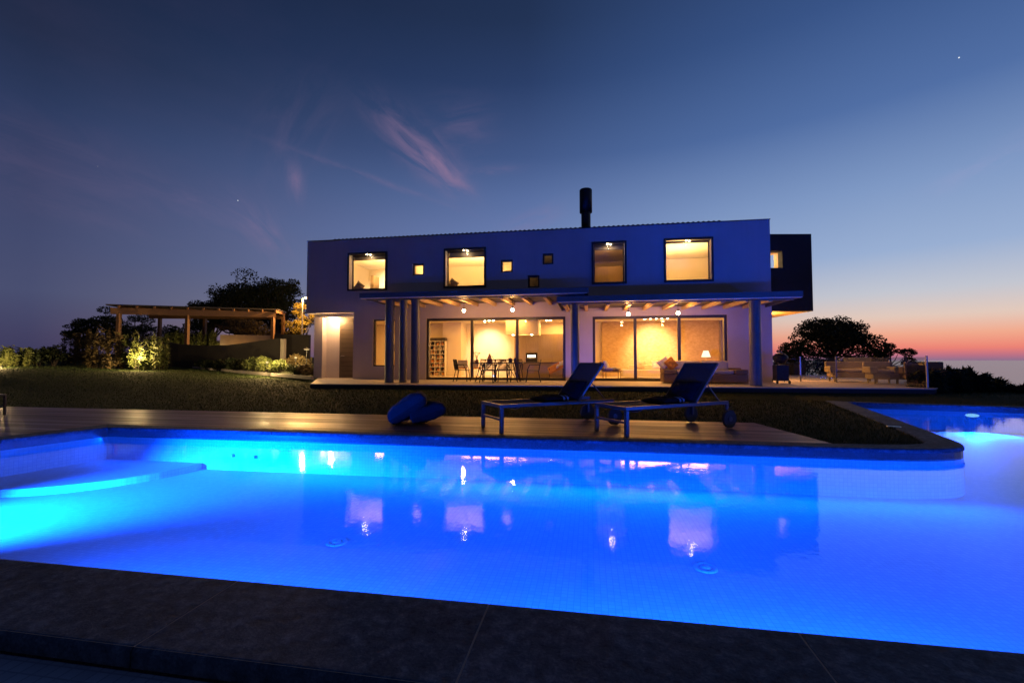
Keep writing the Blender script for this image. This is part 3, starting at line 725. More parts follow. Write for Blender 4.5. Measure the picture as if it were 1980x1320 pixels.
for (x, y, z), lab in zip(PEND, ('glowing bulb lamp hanging over the left end of the dining table', 'glowing bulb lamp hanging over the right end of the dining table',
                                 'glowing bulb lamp hanging left of the outdoor sofa', 'glowing bulb lamp hanging above the outdoor sofa')):
    t = thing('pendant_lamp', lab, 'lamp', (x, y, z), 0, 'bulb lamps hanging from the pergolas')
    top = 3.22 if x < 12 else 2.93
    MB().tube([(0, 0, .1), (0, 0, top - z)], .008, 6).build('cord', M['black'], t)
    MB().lathe((0, 0, 0), [(.001, .12), (.03, .12), (.03, .05), (.001, .05)], 12).build('socket', M['black'], t)
    MB().lathe((0, 0, 0), [(.03, .05), (.055, .02), (.062, -.015), (.045, -.055), (.001, -.07)], 16).build('bulb', M['bulb'], t)
    light('POINT', 'pendant_light', (x, y, z - .16), 54, WARM, .05)

# ------------------------------------------------------------------ interior lamps (lit rooms)
light('AREA', 'dining_room_light', (8.0, 3.2, 2.74), 230, WARM, 3.0, (8.0, 3.2, 0), size_y=2.0)
light('SPOT', 'dining_wall_washer', (7.25, 3.6, 2.70), 420, (1, .74, .42), .05, (7.15, 5.3, 1.3), R(75), .9)
light('AREA', 'kitchen_light', (10.9, 4.3, 2.74), 70, WARM, 1.0, (10.9, 4.3, 0))
light('AREA', 'living_room_light', (15.6, 2.8, 2.74), 290, WARM, 3.6, (15.6, 2.8, 0), size_y=2.0)
light('SPOT', 'living_wall_washer', (15.5, 3.2, 2.70), 900, (1, .74, .42), .05, (15.55, 5.05, 1.25), R(80), .9)
light('AREA', 'stair_light', (2.9, 2.6, 2.74), 110, WARM, 1.6, (2.9, 2.6, 0))
for x, p in ((2.9, 250), (7.3, 235), (16.4, 165), (5.2, 45), (9.2, 26), (11.0, 4)): light('AREA', 'bedroom_ceiling_fill', (x, 2.2, 4.55), p, (1, .53, .16), .9, (x, 2.2, 6))  # unseen upward panels standing in for room lamps, so the ceilings glow
light('SPOT', 'bedroom_wall_washer', (2.2, 2.9, 5.7), 700, (1, .74, .45), .05, (1.75, 4.9, 4.6), R(70), .9)
light('AREA', 'corridor_light', (13.3, 2.4, 5.80), 24, WARM, .6, (13.3, 3.6, 3))
for k in range(3): MB().cyl((7.35 + k * .22, 3.4), .045, 2.765, 2.7805, 12).build('ceiling_downlight', M['bulb'], house)
for k in range(2): MB().cyl((10.4 + k * .18, 3.8), .045, 2.765, 2.7805, 12).build('ceiling_downlight', M['bulb'], house)
for k in range(5): MB().cyl((15.05 + k * .26, 3.6), .045, 2.765, 2.7805, 12).build('ceiling_downlight', M['bulb'], house)
for k in range(2): MB().cyl((8.8 + k * .9, 3.3), .05, 2.045, 2.0595, 12).build('hood_downlight', M['bulb'], house)
light('POINT', 'hood_light', (9.3, 3.3, 1.95), 14, WARM, .05)
light('POINT', 'entrance_light', (.9, .52, 2.70), 130, (1, .58, .24), .06)
light('POINT', 'loggia_light', BOX.matrix_basis @ Vector((.3, .75, 5.0)), 16, (1, .62, .22), .03)
light('POINT', 'loggia_soffit_light', BOX.matrix_basis @ Vector((.6, 1.0, 2.62)), 330, WARM, .05)
for w in BIG: light('POINT', 'window_downlight', ((w[0] + w[1]) / 2, .05, w[3] - .16), 4.0, (1, .7, .4), .03)

# ------------------------------------------------------------------ interior furniture
bs = thing('bookshelf', 'white open bookshelf full of books behind the left dining room pane', 'bookshelf', (4.72, 4.05, 0))
mb = MB()
for x in (-.42, -.14, .14, .40): mb.box(x, x + .02, -.15, .15, 0, 1.82)
for k in range(9): mb.box(-.42, .42, -.149, .149, .03 + k * .22, .05 + k * .22)
mb.build('shelf_frame', M['white'], bs)
MB().box(-.42, .42, .151, .165, 0, 1.83).build('back_panel', M['dark_metal'], bs)
MB().box(-.44, .44, -.16, .165, 1.835, 1.98).build('cornice', M['dark_metal'], bs)
for k in range(8):
    for c in range(3):
        x = -.39 + c * .28
        while x < -.39 + c * .28 + .2:
            w = random.uniform(.02, .05); h = random.uniform(.10, .16)
            if random.random() < .75:
                MB().box(x, x + w - .003, -.12, .10, .0505 + k * .22, .05 + k * .22 + h).build('book', M[random.choice(['navy2', 'terracotta', 'cab', 'black', 'cream', 'orange'])], bs)
            x += w
cb = thing('kitchen_cabinet', 'tall oak kitchen cupboards against the dining room back wall', 'cabinet', (9.85, 5.0, 0))
MB().box(-1.22, 1.3, -.3, .29, .08, 2.16).build('cabinet_body', M['cab'], cb)
for k in range(4): MB().box(-1.2 + k * .625, -1.2 + k * .625 + .61, -.325, -.301, .1, 2.14).build('cabinet_door', M['cab'], cb)
ov = thing('oven', 'black built-in oven with a bright display among the oak cupboards', 'oven', (9.53, 4.66, .62))
MB().box(-.29, .29, -.03, .005, 0, .58).build('oven_door', M['black'], ov)
MB().box(-.2, .2, -.035, -.031, .36, .46).build('display', M['down'], ov)
MB().tube([(-.24, -.06, .30), (.24, -.06, .30)], .012, 8).build('handle', M['steel'], ov)
isl = thing('kitchen_island', 'brown kitchen island with a thin dark top behind the right dining pane', 'kitchen island', (10.35, 2.6, 0))
MB().box(-1.1, 1.1, -.4, .4, .001, .70).build('island_body', M['island'], isl); MB().box(-1.15, 1.15, -.43, .43, .701, .735).build('worktop', M['dark_metal'], isl)
bl = thing('throw_blanket', 'yellow throw blanket draped over a low chair by the right dining pane', 'blanket', (11.05, 1.0, 0))
bmb = pillow_mb(.75, .5, .12, Matrix.Translation((0, 0, .52)) @ Matrix.Rotation(R(-28), 4, 'Y') @ Matrix.Rotation(R(35), 4, 'X')); bmb.build('fold', M['orange'], bl)
pillow_mb(.5, .45, .14, Matrix.Translation((.2, .05, .66)) @ Matrix.Rotation(R(-30), 4, 'Y') @ Matrix.Rotation(R(20), 4, 'X')).build('fold', M['whitefab'], bl)
for sx in (-.3, .3):
    MB().tube([(sx, 0, .48), (sx * .9, .05, .003)], .015, 8).build('leg', M['black'], bl)
def indoor_chair(x, y, rz, lab):
    t = thing('indoor_chair', lab, 'chair', (x, y, 0), rz, 'pale chairs inside the dining room')
    MB().box(-.22, .22, -.22, .22, .44, .48).build('seat', M['orange'], t, .01)
    MB().add(*box_slope(-.22, .22, .20, .24, .49, .49, .34)).build('backrest', M['cream'], t)
    for sx in (-1, 1):
        for sy in (-1, 1): MB().tube([(sx * .18, sy * .18, .44), (sx * .22, sy * .22, .003)], [.016, .011], 8).build('leg', M['wood'], t)
indoor_chair(6.75, 1.5, R(200), 'pale yellow chair inside, left end of the dining room'); indoor_chair(7.35, 1.9, R(160), 'pale yellow chair inside, right of the leftmost indoor chair')
def lamp_table():
    t = thing('table_lamp', 'lit white table lamp with a cone shade beside the living room wall', 'lamp', (17.85, 4.0, .55))
    MB().lathe((0, 0, 0), [(.001, 0), (.09, 0), (.09, .02), (.02, .04), (.015, .44)], 16).build('base', M['wood'], t)
    MB().lathe((0, 0, 0), [(.21, .42), (.11, .72)], 24).build('lamp_shade', M['shade'], t)
    light('POINT', 'table_lamp_light', (17.85, 4.0, 1.12), 6, WARM, .05)
lamp_table()
sb = thing('side_table', 'low wooden side table under the lit table lamp', 'side table', (17.85, 4.0, 0))
MB().box(-.25, .25, -.25, .25, .51, .548).build('table_top', M['wood'], sb)
for sx in (-.2, .2):
    for sy in (-.2, .2): MB().box(sx - .02, sx + .02, sy - .02, sy + .02, .002, .509).build('leg', M['wood'], sb)
so = thing('indoor_sofa', 'long low white sofa inside the living room behind the middle pane', 'sofa', (15.2, 3.3, 0))
MB().box(-1.25, 1.9, -.45, .45, .06, .40).build('seat', M['whitefab'], so, .03)
MB().box(-.9, 1.9, .28, .46, .402, .62).build('backrest', M['whitefab'], so, .03)
for x, m, l in ((.35, 'whitefab', 'puffy white cushion, left on the indoor sofa'), (.75, 'whitefab', 'puffy white cushion, right on the indoor sofa'), (-.45, 'cream', 'flat beige cushion on the left end of the indoor sofa')):
    c = pillow_mb(.5, .42, .18, Matrix.Rotation(R(65), 4, 'X')).build('cushion', M[m]); c.location = (15.2 + x, 3.28, .61); tag(c, l, 'cushion', 'cushions on the indoor sofa')
pl = thing('potted_plant', 'small green potted plant on the indoor sofa ledge', 'plant', (16.25, 2.6, .0))
MB().lathe((0, 0, 0), [(.001, .0), (.13, .0), (.16, .45), (.001, .45)], 14).build('pot', M['cream'], pl)
ac = thing('lounge_chair', 'low dark-framed lounge chair with a striped seat behind the left living room pane', 'chair', (13.35, .75, 0), R(-15))
MB().box(-.32, .38, -.3, .3, .34, .42).build('seat', M['wicker'], ac, .02)
pillow_mb(.66, .56, .13, Matrix.Translation((.03, 0, .47))).build('seat_cushion', M['cream'], ac)
MB().add(*box_slope(-.42, -.34, -.3, .3, .42, .42, .34)).build('backrest', M['wicker'], ac)
for sx in (-.28, .34):
    for sy in (-.26, .26): MB().tube([(sx, sy, .34), (sx, sy, .003)], .014, 8).build('leg', M['black'], ac)
pillow_mb(.42, .4, .14, Matrix.Translation((-.2, 0, .62)) @ Matrix.Rotation(R(70), 4, 'Y')).build('back_cushion', M['whitefab'], ac)
st = thing('indoor_staircase', 'dark stair rail seen through the slim window left of the columns', 'staircase', (3.0, 2.2, 0))
mb = MB()
for k in range(8): mb.box(-.3 - k * .0, .5, k * .24, k * .24 + .24, k * .17, k * .17 + .17)
mb.build('stair_flight', M['wood'], st); MB().bar((-.1, 0, 1.75), (-.35, 1.9, 1.0), .05, .28).build('handrail', M['dark_metal'], st)
# window-sill cushions upstairs
for (x, lab) in ((2.16, 'dark pointed cushion on the sill of the leftmost upper window'), (6.58, 'dark pointed cushion on the sill of the second upper window')):
    c = pillow_mb(.42, .42, .14, Matrix.Rotation(R(38), 4, 'Y') @ Matrix.Rotation(R(90), 4, 'X')).build('cushion', M['cab']); c.location = (x, .52, 4.15); tag(c, lab, 'cushion', 'cushions on the upper window sills')
cbn = thing('upper_cabinet', 'dark upright wardrobe edge in the leftmost upper room', 'wardrobe', (1.75, 3.0, 3.09)); MB().box(-.15, .02, -.3, .3, .0, 2.0).build('wardrobe_body', M['cab'], cbn)
wd = thing('upper_wardrobe', 'tall two-door wardrobe behind the dim upper window', 'wardrobe', (13.35, 3.2, 3.083))
MB().box(-.75, .75, -.02, .5, 0, 2.15).build('wardrobe_body', M['cab'], wd)
MB().box(-.74, -.005, -.05, -.021, .02, 2.13).build('wardrobe_door', M['cab'], wd); MB().box(.005, .74, -.05, -.021, .02, 2.13).build('wardrobe_door', M['island'], wd)

# ------------------------------------------------------------------ terrace dining set
tb = thing('dining_table', 'long dark dining table with crossed legs on the terrace', 'table', (8.98, -1.3, 0))
MB().box(-1.0, 1.0, -.42, .42, .70, .735).build('table_top', M['black'], tb, .004)
for sx in (-1, 1):
    for sy in (-1, 1):
        MB().tube([(sx * .62, sy * .25, .70), (sx * .82, sy * .36, .003)], [.022, .016], 8).build('leg', M['black'], tb)
    MB().tube([(sx * .80, -.34, .05), (sx * .3, .3, .69)], .013, 8).build('brace', M['black'], tb)
def terrace_chair():
    t = thing('terrace_chair', 'x', 'chair', (0, 0, 0), 0, 'black metal chairs round the terrace dining table')
    MB().box(-.23, .23, -.22, .23, .435, .455).build('seat', M['black'], t, .005)
    mb = MB(); mb.tube([(-.23, .23, .44), (-.235, .27, .66), (-.2, .31, .855), (.2, .31, .855), (.235, .27, .66), (.23, .23, .44)], .017, 8); mb.build('back_frame', M['black'], t)
    mb = MB()
    for k in range(9):
        x = -.17 + k * .0425; mb.tube([(x * 1.1, .235, .46), (x, .305, .85)], .011, 6)
    mb.build('backrest', M['black'], t)
    for sx in (-1, 1):
        MB().tube([(sx * .21, -.2, .44), (sx * .25, -.26, .003)], .016, 8).build('leg', M['black'], t)
        MB().tube([(sx * .21, .2, .44), (sx * .25, .30, .003)], .016, 8).build('leg', M['black'], t)
        MB().tube([(sx * .235, .275, .66), (sx * .26, -.12, .655), (sx * .24, -.22, .44)], .014, 8).build('armrest', M['black'], t)
    return t
c0 = terrace_chair()
spots = [(7.55, -1.30, R(90), 'black metal chair at the left head of the terrace table'), (8.72, -1.92, R(180), 'black metal chair on the lawn side of the table, left one of two'),
         (9.28, -1.95, R(176), 'black metal chair on the lawn side of the table, right one of two'), (8.5, -.70, R(4), 'black metal chair on the house side of the table, left one of three'),
         (9.05, -.68, 0, 'black metal chair on the house side of the table, middle one of three'), (9.55, -.66, R(-5), 'black metal chair on the house side of the table, right one of three'), (10.33, -1.25, R(-84), 'black metal chair at the right head of the terrace table')]
for i, (x, y, rz, lab) in enumerate(spots):
    if i == 0: c0.location = (x, y, 0); c0.rotation_euler = (0, 0, rz); c0['label'] = lab
    else: dup(c0, (x, y, 0), rz, lab)
vs = thing('flower_vase', 'small vase of thin flowers on the left half of the terrace table', 'vase', (8.12, -1.25, .736))
MB().lathe((0, 0, 0), [(.001, 0), (.05, 0), (.055, .08), (.025, .15), (.03, .17)], 14).build('vase_body', M['terracotta'], vs)
for k in range(7):
    a = k * .9; MB().tube([(0, 0, .15), (.05 * math.cos(a), .05 * math.sin(a), .28), (.12 * math.cos(a), .12 * math.sin(a), .36 + .02 * (k % 3))], .004, 5).build('stem', M['leaf2'], vs)
    MB().lathe((.12 * math.cos(a), .12 * math.sin(a), .36 + .02 * (k % 3)), [(.001, -.02), (.025, 0), (.001, .02)], 8).build('flower', M['leaf3'], vs)
jg = thing('jug', 'tall orange jug on the middle of the terrace table', 'jug', (8.62, -1.2, .736)); MB().lathe((0, 0, 0), [(.001, 0), (.09, 0), (.10, .12), (.07, .22), (.035, .28), (.04, .34)], 16).build('jug_body', M['terracotta'], jg)
MB().tube([(.09, 0, .08), (.15, 0, .14), (.13, 0, .22), (.05, 0, .26)], .01, 8).build('handle', M['terracotta'], jg)
for x, r, h, l in ((9.45, .085, .17, 'wider dark pot on the right half of the terrace table'), (9.66, .065, .18, 'narrower dark pot on the right half of the terrace table')):
    pt = thing('table_pot', l, 'pot', (x, -1.25, .736), 0, 'dark pots on the terrace table'); MB().lathe((0, 0, 0), [(.001, 0), (r * .8, 0), (r, h * .6), (r * .8, h)], 16).build('pot_body', M['dark_metal'], pt)
    MB().lathe((0, 0, h - .005), [(r * .8, 0), (.012, .02), (.001, .03)], 14).build('pot_lid', M['dark_metal'], pt)
# outdoor sofa
sf = thing('outdoor_sofa', 'brown woven outdoor sofa with cream cushions in front of the living room', 'sofa', (16.5, -1.15, 0))
MB().box(-1.42, 1.42, -.42, .42, .03, .34).build('sofa_base', M['wicker'], sf, .03)
for sx in (-1, 1): MB().box(sx * 1.20 - .22, sx * 1.20 + .22, -.425, .425, .345, .50).build('armrest', M['wicker'], sf, .03)
for k in range(2):
    MB().box(-.96 + k * .97, -.01 + k * .97, -.41, .22, .345, .48).build('seat_cushion', M['cream'], sf, .05)
    MB().add(*box_slope(-.98 + k * .97, -.03 + k * .97, .16, .34, .40, .42, .40)).build('back_cushion', M['cream'], sf, .06)
MB().box(-1.42, 1.42, .345, .425, .345, .55).build('backrest', M['wicker'], sf, .02)
for lab, x, m, rz in (('orange cushion on the left arm of the outdoor sofa', 15.42, 'orange', 20), ('small pale cushion behind the orange one on the outdoor sofa', 15.2, 'cream', -10)):
    c = pillow_mb(.42, .42, .16, Matrix.Rotation(R(rz), 4, 'Z') @ Matrix.Rotation(R(72), 4, 'X') @ Matrix.Rotation(R(35), 4, 'Z')).build('cushion', M[m]); c.location = (x, -1.12 + .1 * (m == 'cream'), .70); tag(c, lab, 'cushion', 'loose cushions on the outdoor sofa')
# kettle barbecue at the right corner
bq = thing('barbecue', 'black lidded barbecue on a wheeled stand at the right house corner', 'barbecue', (19.22, -.85, 0))
MB().lathe((0, 0, 0), [(.001, .70), (.17, .74), (.24, .86), (.245, .9)], 24).build('bowl', M['black'], bq)
MB().lathe((0, 0, 0), [(.25, .9), (.24, .98), (.14, 1.07), (.001, 1.10)], 24).build('lid', M['black'], bq)
MB().tube([(-.06, 0, 1.09), (-.05, 0, 1.14), (.05, 0, 1.14), (.06, 0, 1.09)], .012, 8).build('handle', M['steel'], bq)
MB().box(.27, .42, -.2, .2, .86, .885).build('side_shelf', M['dark_metal'], bq)
for sx in (-1, 1):
    for sy in (-1, 1): MB().tube([(sx * .14, sy * .14, .76), (sx * .2, sy * .2, .05)], .013, 8).build('leg', M['black'], bq)
MB().box(-.22, .22, -.22, .22, .10, .125).build('bottom_shelf', M['dark_metal'], bq); MB().box(-.20, .20, -.20, .20, .13, .66).build('cart_panel', M['black'], bq, .01)
for sx in (-1, 1): MB().tube([(sx * .2 - .02, -.22, .06), (sx * .2 + .02, -.22, .06)], .06, 16).build('wheel', M['rubber'], bq)

# ------------------------------------------------------------------ glass railing and the seating beyond it
rl = thing('glass_railing', 'clear glass balustrade with thin posts along the right end of the terrace', 'railing', (0, 0, 0))
RP = [(19.9, 1.25), (20.6, .9), (21.6, .35), (22.42, -3.05)]
for i, (x, y) in enumerate(RP[1:]): MB().box(x - .02, x + .02, y - .02, y + .02, .001, .97).build('post', M['steel'], rl)
for a, b in zip(RP, RP[1:]):
    a = Vector((*a, .49)); b = Vector((*b, .49)); dd = (b - a).normalized() * .03
    MB().bar(a + dd, b - dd, .012, .88).build('glass_panel', M['railglass'], rl)
def rattan(name, lab, loc, rz, w, m, back=True, grp='rattan seats beyond the glass railing'):
    t = thing(name, lab, 'sofa' if w > 1.2 else 'armchair', loc, rz, grp)
    MB().box(-w / 2, w / 2, -.38, .38, .16, .36).build('seat', M[m], t, .03)
    for sx in (-1, 1): MB().add(*box_slope(sx * w / 2 - .08 + (0 if sx < 0 else -.08), sx * w / 2 + .08 + (.08 if sx < 0 else 0) - .0, -.38, .38, .361, .361, .24)).build('armrest', M[m], t, .03)
    if back: MB().add(*box_slope(-w / 2 - .05, w / 2 + .05, .32, .46, .361, .361, .42)).build('backrest', M[m], t, .04)
    pillow_mb(w * .9, .62, .14, Matrix.Translation((0, -.03, .43))).build('seat_cushion', M['cream'], t)
    for sx in (-1, 1):
        for sy in (-1, 1): MB().box(sx * (w / 2 - .08) - .025, sx * (w / 2 - .08) + .025, sy * .32 - .025, sy * .32 + .025, .003, .16).build('leg', M[m], t)
    return t
rattan('rattan_sofa', 'pale rattan sofa, leftmost seat beyond the glass railing', (22.5, 1.05, 0), R(-10), 1.5, 'rattan')
rattan('rattan_armchair', 'pale rattan armchair in the middle beyond the glass railing', (22.85, -.15, 0), R(-10), .8, 'rattan')
rattan('rattan_armchair', 'brown wicker armchair with its back turned beyond the glass railing', (23.7, -.55, 0), R(175), 1.0, 'wicker')
pp = thing('planter', 'terracotta planter with pale plant beside the end railing post', 'planter', (24.0, -1.2, 0)); MB().lathe((0, 0, 0), [(.001, .02), (.13, .02), (.17, .5), (.001, .5)], 18).build('pot', M['terracotta'], pp)

# ------------------------------------------------------------------ sun loungers
def lounger(label):
    t = thing('sun_lounger', label, 'sun lounger', (0, 0, 0), 0, 'sun loungers on the pool deck')
    L, W, H = 2.24, .36, .455       # length along +x from the foot, half width, rail height
    for sy in (-1, 1): MB().box(.0, L, sy * W - .02, sy * W + .02, H - .055, H).build('side_rail', M['lounger'], t, .006)
    MB().box(.0, .045, -W + .021, W - .021, H - .056, H - .001).build('foot_rail', M['lounger'], t, .005)
    MB().box(.01, .04, -W + .026, W - .026, .20, .235).build('stretcher', M['lounger'], t, .004)
    for sy in (-1, 1): MB().box(.0, .055, sy * W - .0275, sy * W + .0275, .002, H - .057).build('leg', M['lounger'], t, .005)
    # sagging sling between the rails
    n, k = 12, 8; vs = []
    for i in range(n + 1):
        for j in range(k + 1):
            u = i / n; v = -1 + 2 * j / k
            sag = .035 * (1 - v * v) + .03 * math.sin(PI * u) * (1 - v * v) * .5
            vs.append((.05 + u * 1.42, v * (W - .02), H - .006 - sag))
    MB().add(vs, [(i * (k + 1) + j, (i + 1) * (k + 1) + j, (i + 1) * (k + 1) + j + 1, i * (k + 1) + j + 1) for i in range(n) for j in range(k)], True).build('seat', M['sling'], t)
    MB().tube([(.35, -W + .02, H - .06), (.38, -W * .4, H - .11), (.38, W * .4, H - .11), (.35, W - .02, H - .06)], .012, 8).build('cross_bow', M['lounger'], t)
    # raised back
    a = R(50); hx, bl = 1.50, .80
    m = Matrix.Translation((hx, 0, H)) @ Matrix.Rotation(-a, 4, 'Y')
    br = MB().box(0, bl, -W + .03, W - .03, -.008, .008, m).build('backrest', M['sling'], t)
    for sy in (-1, 1): MB().box(0, bl, sy * (W - .02) - .014, sy * (W - .02) + .014, -.02, .02, m).build('back_rail', M['lounger'], br, .004)
    MB().box(bl + .001, bl + .03, -W + .006, W - .006, -.018, .018, m).build('head_rail', M['lounger'], br, .004)
    for sy in (-1, 1): MB().tube([m @ Vector((.42, sy * (W - .05), -.02)), (2.08, sy * (W - .03), H - .015)], .010, 8).build('prop', M['lounger'], t)
    for sy in (-1, 1):
        MB().box(L - .05, L - .004, sy * W - .018, sy * W + .018, .15, H - .056).build('wheel_fork', M['lounger'], t, .004)
        w = MB().tube([(L - .02, sy * (W + .022), .155), (L - .02, sy * (W + .066), .155)], .150, 28).build('wheel', M['rubber'], t, .008)
        MB().tube([(L - .02, sy * (W + .067), .155), (L - .02, sy * (W + .074), .155)], .045, 16).build('hub', M['lounger'], w)
    return t
ANG = math.atan2(1.33, 1.795)
def place_lounger(t, foot): t.location = (foot[0], foot[1], CZ - .002); t.rotation_euler = (0, 0, ANG)
l1 = lounger('grey sun lounger nearer the floor cushions, back raised'); place_lounger(l1, (10.88, -11.30))
l2 = dup(l1, label='grey sun lounger nearer the grass tip, its near wheel in full view'); place_lounger(l2, (12.775, -11.33))
def towel(l, lab):
    t = thing('towel', lab, 'towel', l.location, ANG, 'dark towels on the sun loungers')
    MBx = pillow_mb(.62, .50, .11, Matrix.Translation((1.18, 0.02, .475)) @ Matrix.Rotation(R(6), 4, 'Z')); MBx.build('folded_towel', M['towel'], t)
    for k in range(2):
        n = 10; vs = []
        y0 = -.225
        for i in range(n + 1):
            a = -.25 + i / n * 1.9
            for e in (0, 1): vs.append((1.27 + k * .075 + e * .04, .02 - .24 + .02 - math.cos(a) * .015 + (.18 * max(0, i - n * .4) / n), .475 + .062 * math.sin(min(a, PI / 2))))
        MB().add(vs, [(2 * i, 2 * i + 1, 2 * i + 3, 2 * i + 2) for i in range(n)], True).build('stripe', M['towelstripe'], t)
    pillow_mb(.40, .56, .16, Matrix.Translation((1.60, 0, .62)) @ Matrix.Rotation(R(-52), 4, 'Y')).build('rolled_towel', M['towel'], t)
towel(l1, 'dark folded towel with pale stripes on the lounger nearer the cushions'); towel(l2, 'dark folded towel with pale stripes on the lounger nearer the grass tip')
# floor cushions
c = pillow_mb(.76, .72, .34, Matrix.Rotation(R(20), 4, 'Z') @ Matrix.Rotation(R(-33), 4, 'Y'), 26, .24, .014).build('floor_cushion', M['navy']); c.location = (9.18, -10.62, -.02)
tag(c, 'blue floor cushion leaning on the darker cushion by the pool', 'cushion', 'floor cushions on the pool deck')
c = pillow_mb(.66, .64, .30, Matrix.Rotation(R(24), 4, 'Z') @ Matrix.Rotation(R(-16), 4, 'Y'), 26, .26, .014).build('floor_cushion', M['navy2']); c.location = (9.52, -10.55, -.105)
tag(c, 'dark floor cushion lying under the blue cushion by the pool', 'cushion', 'floor cushions on the pool deck')
# edge of a dark stool at the left border of the deck
p0 = at(-14, 796, 9.4)
sx = thing('deck_stool', 'dark open-framed stool on the deck at the far left', 'stool', (p0.x, p0.y, CZ - .002), YAW)
for a in (-.14, .14):
    for b in (-.14, .14): MB().box(a - .016, a + .016, b - .016, b + .016, .002, .40).build('leg', M['lounger'], sx)
MB().box(-.16, .16, -.16, .16, .401, .44).build('seat', M['lounger'], sx, .006); MB().box(-.123, .123, -.15, -.12, .16, .19).build('stretcher', M['lounger'], sx); MB().box(-.123, .123, .12, .15, .16, .19).build('stretcher', M['lounger'], sx)
# pool fittings
for (x, y, z), lab in zip(((10.02, -14.4, FZ), (13.45, -14.37, FZ)), ('round floor drain in the pool, under the window reflections on the left', 'round floor drain in the pool, near the middle of the right part')):
    t = thing('pool_drain', lab, 'drain', (x, y, z), 0, 'round drains in the pool floor'); MB().lathe((0, 0, 0), [(.10, .001), (.097, .012), (.07, .015), (.066, .008), (.042, .008), (.038, .018), (.001, .02)], 24).build('drain_cover', M['pooltile'], t)
for x, z, lab in ((6.75, -.70, 'small jet nozzle in the far pool wall, left one'), (7.15, -.71, 'small jet nozzle in the far pool wall, right one')):
    t = thing('pool_jet', lab, 'jet nozzle', (x, -12.01, z), 0, 'jet nozzles in the far pool wall'); MB().tube([(0, 0, 0), (0, -.03, 0)], .028, 14).build('nozzle', M['pooltile'], t)
sk = thing('skimmer_lid', 'small round skimmer lid set in the coping of the grass tip', 'skimmer lid', (17.62, -9.72, CZ), 0); MB().lathe((0, 0, 0), [(.10, .001), (.10, .012), (.085, .016), (.08, .010), (.001, .012)], 20).build('lid_plate', M['steel'], sk)

# ------------------------------------------------------------------ vegetation
def leaf_mesh(P, size, aspect=2.0, droop=0.3):
    """P: (n,3) leaf centres -> arrays of diamond leaves with random attitudes"""
    n = len(P); d = rng.normal(size=(n, 3)); d[:, 2] -= droop; d /= np.linalg.norm(d, axis=1)[:, None]
    r = rng.normal(size=(n, 3)); s = np.cross(d, r); s /= np.linalg.norm(s, axis=1)[:, None] + 1e-9
    L = size * rng.uniform(.6, 1.35, (n, 1)); W = L / aspect
    v = np.stack([P - d * L * .5, P + s * W * .5, P + d * L * .5, P - s * W * .5], 1).reshape(-1, 3)
    return v
def quads_object(name, v, mat, parent=None):
    n = len(v) // 4; me = bpy.data.meshes.new(name); me.vertices.add(len(v)); me.vertices.foreach_set('co', np.ascontiguousarray(v, dtype=np.float32).ravel())
    me.loops.add(4 * n); me.loops.foreach_set('vertex_index', np.arange(4 * n, dtype=np.int32))
    me.polygons.add(n); me.polygons.foreach_set('loop_start', np.arange(0, 4 * n, 4, dtype=np.int32))
    me.update(calc_edges=True); me.validate(); me.materials.append(mat)
    o = bpy.data.objects.new(name, me); col.objects.link(o)
    if parent: o.parent = parent
    return o
def crown_points(n, lumps):
    """points in the shells of many ellipsoid lumps"""
    w = np.array([l[3] * l[4] * l[5] for l in lumps]) ** .7; w /= w.sum(); k = rng.choice(len(lumps), n, p=w)
    L = np.array(lumps)[k]; d = rng.normal(size=(n, 3)); d /= np.linalg.norm(d, axis=1)[:, None]
    r = rng.uniform(.25, 1, (n, 1)) ** .55
    return L[:, :3] + d * r * L[:, 3:6]
def tree(label, base, height, width, leaves, leafsize, mat, trunk_h, lumpn=22, group=None, flat=.42, name='tree', lean=0, gaps=.30, seed=1, low=.28):
    rs = np.random.default_rng(seed)
    t = thing(name, label, 'tree', base, 0, group)
    lumps = []
    mb = MB(); mb.tube([(0, 0, -.5), (.06 * width * .1, 0, trunk_h * .6), (lean * .3, 0, trunk_h), (lean * .6, .05, height * .62)], [.06 * height * .5, .045 * height * .5, .035 * height * .5, .01 * height], 9)
    for i in range(lumpn):
        a = rs.uniform(0, 2 * PI); rr = width * .5 * math.sqrt(rs.uniform(.02, 1)) * .86
        env = math.sqrt(max(0.02, 1 - (rr / (width * .5)) ** 2))
        zt = height * (low + (1 - low) * env * rs.uniform(.35, .96))
        x, y = rr * math.cos(a) + lean, rr * math.sin(a) * .8
        s = width * rs.uniform(.07, .15)
        lumps.append((x, y, zt, s * 1.25, s * 1.25, s * rs.uniform(.55, .95)))
        p0 = Vector((lean * .3, 0, trunk_h * rs.uniform(.75, 1.1))); p1 = Vector((x, y, zt)); mid = p0.lerp(p1, .5) + Vector((0, 0, -.05 * height))
        mb.tube([p0, mid, p1], [.014 * height, .009 * height, .003 * height], 5)
    mb.build('trunk', M['bark'], t)
    pts = crown_points(int(leaves * 1.7), lumps)
    quads_object('crown', leaf_mesh(pts, leafsize * .72, 1.9), mat, t)
    return t
